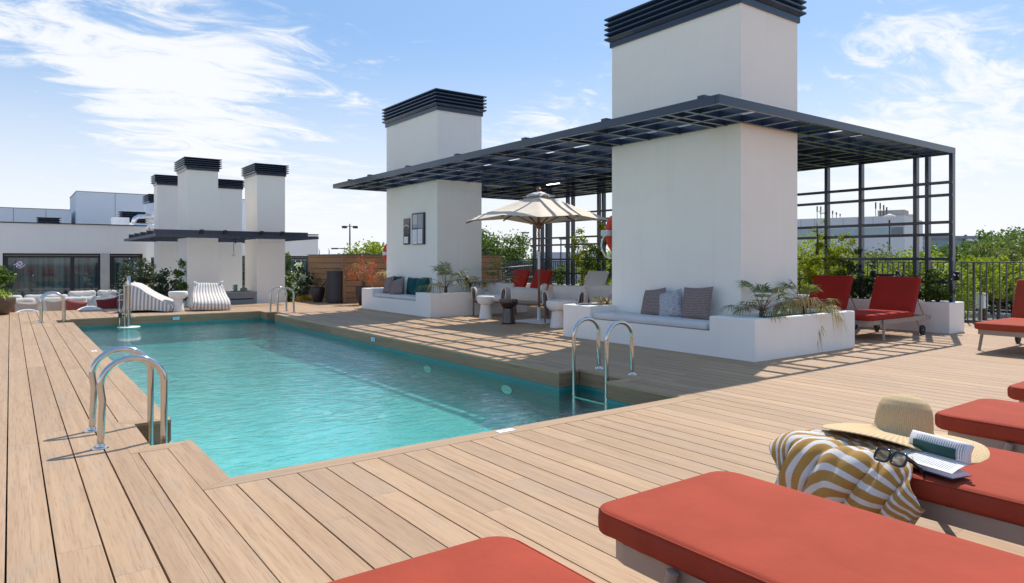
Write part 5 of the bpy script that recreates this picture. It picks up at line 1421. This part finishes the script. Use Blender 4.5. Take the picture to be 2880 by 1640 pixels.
for i, (x, y, z, mt, lean, roll, lab) in enumerate((
    (-.10, 20.62, -.20, M_terra, 14, 8, 'terracotta pillow half hidden by the brown pot'),
    (.30, 20.58, -.22, M_beige, 12, -4, 'beige pillow right of the brown pot on the front sofa'),
    (.98, 20.66, -.18, M_beige, 16, 5, 'beige pillow seen between the loops of the far left ladder'),
    (1.28, 20.55, -.22, M_terra, 14, -10, 'terracotta pillow seen through the far left ladder'),
    (2.08, 20.75, -.20, M_wine, 12, 6, 'wine red pillow between the far left ladder and the bean bag'),
    (2.35, 20.90, -.22, M_weave, 12, 2, 'brown woven pillow next to the wine red one'))):
    pillow('pillow', .50, .40, .15, T(x, y, z) @ RZ(R(-90)) @ RY(R(lean)) @ RX(R(roll)), mt, lab, PLG, seed=70+i)
def shell(label, loc, rz):
    t = thing('tub_chair', label, 'chair', loc, rz, 'white tub chairs below the deck edge')
    m = MB(); m.tube([(.30*math.cos(R(a)), .28*math.sin(R(a)), .68 - .10*abs(math.cos(R(a)))**2) for a in range(-5, 186, 10)], .022, 10); m.build('back_rim', M_paper, t, smooth=True)
    m = MB(); m.grid(lambda u, v: Vector((.30*math.cos(R(-5+190*u))*(.8+.2*v), .28*math.sin(R(-5+190*u))*(.8+.2*v), .38 + (.30 - .10*abs(math.cos(R(-5+190*u)))**2)*v)), 20, 6); o_ = m.build('shell', M_paper, t, smooth=True)
    m = MB(); m.lathe([(.0,.36),(.24,.36),(.25,.40),(.0,.42)], 24); m.build('seat', M_white_fab, t, smooth=True)
    for a in (45,135,225,315): m = MB(); m.bar((.15*math.cos(R(a)),.15*math.sin(R(a)),.36),(.24*math.cos(R(a)),.24*math.sin(R(a)),0),.02,.02); m.build('leg', M_taupe, t)
shell('white tub chair rim showing right of the brown pot', (.33, 19.78, F0+.02), 0)
shell('white tub chair rim showing left of the side-on bean bag', (1.60, 19.85, F0+.04), 0)
def low_table(label, loc, w, d):
    t = thing('low_table', label, 'table', loc, 0, 'low tables on the terrace'); MB().box(-w/2,w/2,-d/2,d/2,.60,.635).build('table_top', M_taupe, t, bevel=.004)
    for sx in (-1,1):
        for sy in (-1,1): MB().box(sx*(w/2-.05)-.015,sx*(w/2-.05)+.015,sy*(d/2-.05)-.015,sy*(d/2-.05)+.015,0,.60).build('leg', M_taupe, t)
low_table('beige terrace table behind the front sofa at the left', (.42, 22.75, F0+.10), 1.3, .6)
low_table('beige terrace table in front of the concrete column', (2.25, 23.05, F0+.12), 1.1, .6)

# ---------------------------------------------------------------- background on the right: trees, buildings, lamps
G1 = 'trees beyond the railing'
spec = [
 (15.6, 9.2, 1.95, (1.2,1.2,1.1), 3600, .055, ML_lime, 'tall yellow-green tree touching the right edge of the tallest tower'),
 (16.6, 10.2, 1.35, (1.1,1.4,1.1), 3000, .055, ML_lime, 'low lime tree behind the tallest tower and grid'),
 (15.9, 7.9, 1.25, (.75,.9,1.1), 2600, .05, ML_lime, 'lime green bush-like tree right behind the narrow trellis bays'),
 (19.8, 10.3, 1.75, (1.5,1.6,1.3), 3600, .07, ML_olive, 'olive green tree seen through the middle of the trellis'),
 (22.3, 10.95, 1.50, (1.6,1.7,1.3), 3400, .08, ML_olive, 'pale olive tree a little farther behind the trellis middle'),
 (20.9, 9.4, 1.60, (1.7,1.7,1.3), 3800, .075, ML_lime, 'light green tree filling the widest trellis bay'),
 (23.1, 12.8, 1.70, (1.8,1.8,1.4), 3200, .085, ML_olive, 'olive tree under the white office windows'),
 (26.7, 12.6, 1.55, (2.0,2.0,1.3), 3200, .095, ML_mid, 'green tree in front of the white office base'),
 (20.5, 8.5, 1.45, (1.1,1.1,1.0), 3400, .07, ML_lime, 'tree whose crown is crossed by the double trellis posts'),
 (18.7, 7.4, 1.15, (.75,.75,.62), 3200, .06, ML_lime, 'bright yellow-green tree just left of the trellis corner post'),
 (31.5, 11.6, 2.05, (1.9,1.9,1.0), 4200, .10, ML_mid, 'green tree just right of the trellis corner post'),
 (21.2, 7.4, 1.35, (1.5,1.5,.52), 4600, .065, ML_lime, 'yellow-green tree right of the corner post, crown above the railing'),
 (41.7, 14.1, 2.60, (2.6,2.6,1.9), 4600, .13, ML_mid, 'rounded dark tree beside the distant dealership'),
 (35.5, 11.2, 2.55, (2.6,2.6,1.4), 4600, .12, ML_mid, 'tallest green tree towards the right edge of the view'),
 (24.5, 8.1, 1.50, (1.0,1.0,.72), 3400, .07, ML_olive, 'upright bright pine-like tree standing right of the yellow one'),
 (26.4, 7.9, 2.00, (1.9,1.9,.85), 4600, .08, ML_olive, 'olive green tree at the right edge above the railing'),
 (31.9, 8.8, 2.35, (2.6,2.6,1.2), 4200, .11, ML_mid, 'dark green tree cut by the right edge'),
]
for i, (x, y, zt_, rad, n_, s_, mt, lab) in enumerate(spec):
    tree('leafy_tree', lab, (x, y, -1.75), zt_+1.65, rad, int(n_*1.7), s_*.78, mt, 100+i, 150, G1)
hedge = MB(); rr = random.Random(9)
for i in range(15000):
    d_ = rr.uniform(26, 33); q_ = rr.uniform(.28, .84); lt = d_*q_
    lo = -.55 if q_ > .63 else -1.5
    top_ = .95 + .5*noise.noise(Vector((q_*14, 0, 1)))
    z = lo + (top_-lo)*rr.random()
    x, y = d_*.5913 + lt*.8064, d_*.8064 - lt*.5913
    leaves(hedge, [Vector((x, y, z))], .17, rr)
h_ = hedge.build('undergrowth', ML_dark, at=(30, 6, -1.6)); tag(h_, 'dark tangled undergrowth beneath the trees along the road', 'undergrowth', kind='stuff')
tree('leafy_tree', 'round dark green tree between the notice board tower and the umbrella', (15.3, 23.2, -1.0), 3.45, (1.15,1.15,1.35), 7500, .07, ML_mid, 140, 80)
tree('leafy_tree', 'second dark green tree just left of the far trellis posts', (16.9, 22.6, -1.0), 3.35, (.95,.95,1.35), 5500, .07, ML_mid, 141, 60)
tree('leafy_tree', 'light green tree top rising over the timber screen left of the notice board tower', (16.0, 34.0, -2.0), 4.1, (1.9,1.6,1.2), 3800, .11, ML_lime, 142, 60)
tree('leafy_tree', 'small lime tree behind the far trellis, right of the climbing shrub', (19.0, 19.5, -1.8), 3.25, (1.5,1.5,.9), 2600, .09, ML_lime, 143, 40)
t = thing('bare_tree', 'leafless thin tree standing between the trellis posts at the right', 'tree', (30.5, 8.1, -1.7))
m = MB(); rr = random.Random(4); m.tube([(0,0,0),(.1,0,2.2),(0,0,4.0)], [.08,.06,.02], 7)
for i in range(14):
    z = rr.uniform(2.0,3.9); a = rr.uniform(0,6.28); L = rr.uniform(.4,1.0); m.tube([(.05,0,z),(math.cos(a)*L*.5,math.sin(a)*L*.5,z+L*.5),(math.cos(a)*L*.7,math.sin(a)*L*.7,z+L*1.1)], [.025,.015,.004], 5)
m.build('branch', M_bark, t, smooth=True)

t = thing('guard_rail', 'grey steel guard rail along the road beyond the railing', 'guard rail', (35.6, 10, -1.62))
m = MB(); m.box(-.04,.04,-40,40,.46,.58); m.box(-.06,-.041,-40,40,.60,.74); m.build('beam', simple('galvanised', (0.35,0.38,0.40), .5, .4), t)
for i in range(20): MB().box(.05,.13,-40+i*4,-39.9+i*4,0,.6).build('post', M_taupe, t)
t = thing('utility_box', 'small white box on a post among the trees beyond the railing', 'utility box', (20.6, 7.25, -1.62)); MB().box(-.14,.14,-.14,.14,1.55,1.95).build('box', M_paper, t, bevel=.01); MB().box(-.04,.04,-.04,.04,0,1.55).build('post', M_taupe, t)
t = thing('road_bollard', 'short grey bollard behind the open-deck lounger', 'bollard', (21.4, 5.95, -1.62)); m = MB(); m.tube([(0,0,0),(0,0,1.35)], .10, 12); m.tube([(0,0,1.35),(0,0,1.5)], .05, 10); m.build('post', M_taupe, t, smooth=True)

# white office building
M_off = simple('office_panel', (0.66,0.68,0.71), .6, 0, .03, .2); M_offw = simple('office_glass_dark', (0.10,0.14,0.17), .12, 0, .2, .8, spec=.8); M_offl = simple('office_glass', (0.34,0.45,0.48), .2, 0, .1, .8)
t = thing('office_building', 'white office building with chimneys and a row of windows seen through the trellis', 'building', (79.05, 35.04, -2.3), math.atan2(.962, -.272))
MB().box(0, 26, -14, 0, 0, 8.38).build('wall', M_off, t)
js = MB()
for x in range(1, 17): js.box(x*1.55, x*1.55+.02, .0, .012, 7.25, 8.37)
js.box(0, 26, .0, .012, 7.22, 7.245); js.build('panel_joint', M_steel_grey, t)
for k in range(12): MB().box(.12+k*1.25, 1.32+k*1.25, .0, .03, 6.22, 7.12).build('window', M_offw if k == 0 else M_offl, t)
M_bb = simple('beige_block', (0.50,0.46,0.38), .8, 0, .06)
MB().box(.1, 2.75, -3.5, -.6, 8.381, 9.05).build('roof_block', M_bb, t); MB().box(.2, 1.6, -11, -9, 8.381, 9.0).build('roof_block', M_bb, t)
for (x, h) in ((1.8, 1.0), (2.1, 1.25), (2.45, 1.5), (2.9, 1.6), (6.6, .45), (7.0, .65), (7.4, .85), (8.7, 1.4), (9.1, 1.45)):
    m = MB(); m.tube([(x,-.3,8.38),(x,-.3,8.38+h*.55)], .035, 8); m.tube([(x,-.3,8.38+h*.55),(x,-.3,8.38+h)], .075, 8); m.build('flue', M_black, t)
t = thing('dealership_building', 'distant dark blue car dealership with pale letters above the trees', 'building', (126.3, 43.8, -2.3), R(144))
MB().box(-6, 3.2, -10, 0, 0, 6.9).build('wall', simple('dealer_blue', (0.07,0.09,0.13), .5, 0, .06), t)
MB().box(-6.2, 9.3, -10.1, .2, 6.901, 7.35).build('roof_band', simple('dealer_band', (0.22,0.25,0.29), .5), t)
MB().box(3.21, 9.1, -10, -.3, 0, 6.9).build('glass_hall', simple('dealer_glass', (0.20,0.30,0.38), .2), t)
MB().box(1.2, 3.0, .0, .3, 6.45, 6.88).build('sign_panel', M_paper, t)
text_mesh('lettering', 'TOYOTA', .58, simple('letter_white', (0.55,0.58,0.62), .6), T(1.35, .06, 5.95) @ RZ(R(180)) @ RX(R(90)), t, .02)
# long warehouse far behind the umbrella
_s, _c = math.sin(R(36.25)), math.cos(R(36.25))
t = thing('warehouse', 'long pale grey warehouse far behind the umbrella and trellis', 'building', (80*_s + 2.6*_c, 80*_c - 2.6*_s, -2.3), R(-36.25)); MB().box(0, 17, 0, 14, 0, 4.40).build('wall', simple('warehouse_wall', (0.46,0.50,0.56), .6, 0, .05, .1), t)
jm = MB()
for x in range(1, 17, 2): jm.box(x, x+.03, -.02, .0, 0, 4.38)
jm.build('panel_joint', M_steel_grey, t)
t = thing('distant_roof', 'flat beige rooftop just visible above the timber screen at left', 'building', (17, 55, -2.3)); MB().box(-2.5, 2.5, 0, 5, 0, 5.2).build('wall', simple('far_beige', (0.45,0.43,0.38), .8), t, bevel=.3)

def lamp(label, loc, H, kind, rz=0, cat='street lamp'):
    t = thing('street_lamp', label, cat, loc, rz, 'street lamps in the distance')
    m = MB(); r0 = .012*H
    if kind == 'mast':
        m.tube([(0,0,0),(0,0,H)], [r0*1.2, r0*.7], 10); m.build('pole', M_black, t, smooth=True)
        for a in (0, 90, 180, 270):
            c_, s_ = math.cos(R(a+20)), math.sin(R(a+20)); q = MB(); q.bar((0,0,H*.97),(c_*.10*H,s_*.10*H,H*.965),.04,.04); q.box(c_*.10*H-.16,c_*.10*H+.16,s_*.10*H-.16,s_*.10*H+.16,H*.945,H*.97); q.build('lamp_head', M_black, t)
    elif kind == 'arc':
        pts = [(0,0,0),(0,0,H*.78)] + [(.20*H*(1-math.cos(R(a))), 0, H*.78 + .20*H*math.sin(R(a))) for a in (20,40,60,80)] + [(.34*H,0,H*.985)]
        m.tube(pts, [r0]*2 + [r0*.8]*4 + [r0*.6], 8); m.build('pole', M_steel_grey, t, smooth=True); MB().box(.30*H,.44*H,-.08,.08,H*.965,H*.995).build('lamp_head', M_steel_grey, t)
    elif kind == 'globe':
        m.tube([(0,0,0),(0,0,H)], [r0, r0*.7], 8); m.build('pole', M_steel_grey, t, smooth=True); q = MB(); q.lathe([(.0,-.25),(.2,-.1),(.5,.0),(.5,.15),(.0,.35)], 14, c=(0,0,H)); q.build('lamp_head', M_paper, t, smooth=True)
    else:
        m.tube([(0,0,0),(0,0,H)], [r0, r0*.7], 8); m.build('pole', M_steel_grey, t, smooth=True); MB().box(-.45,.12,-.10,.10,H-.02,H+.08).build('lamp_head', M_steel_grey, t)
    return t
def P(px, py, d):   # bearing in degrees right of the view axis -> ground point at depth d
    return None
def at(lat, d):     # world point from depth and lateral offset
    s_, c_ = math.sin(R(36.25)), math.cos(R(36.25)); return (d*s_ + lat*c_, d*c_ - lat*s_)
lamp('tall floodlight mast above the timber screen, left of the notice board tower', (*at(-.2369*60, 60), -2.3), 6.3+.35, 'mast')
lamp('tiny distant floodlight mast left of the tall one', (*at(-.245*110, 110), -2.3), 5.55, 'mast')
lamp('curved-arm street lamp to the left of the tall mast', (*at(-.234*70, 70), -2.3), 4.75, 'arc', R(180-36))
lamp('curved-arm street lamp right of the tall mast', (*at(-.224*70, 70), -2.3), 5.0, 'arc', R(-36))
lamp('street lamp over the dark tree beside the umbrella', (*at(.016*50, 50), -2.3), 5.45, 'flat', R(-36+180))
lamp('street lamp seen through the far trellis, single short arm', (*at(.0715*45, 45), -2.3), 4.85, 'flat', R(-36+180))
lamp('curved-arm street lamp in front of the long warehouse', (*at(.117*50, 50), -2.3), 4.55, 'arc', R(180-36))
lamp('thin straight lamp post beside the curved one before the warehouse', (*at(.104*60, 60), -2.3), 4.9, 'globe', 0)
lamp('globe-topped street lamp in front of the white office building', (*at(.5516*60, 60), -2.3), 7.2, 'globe', 0)
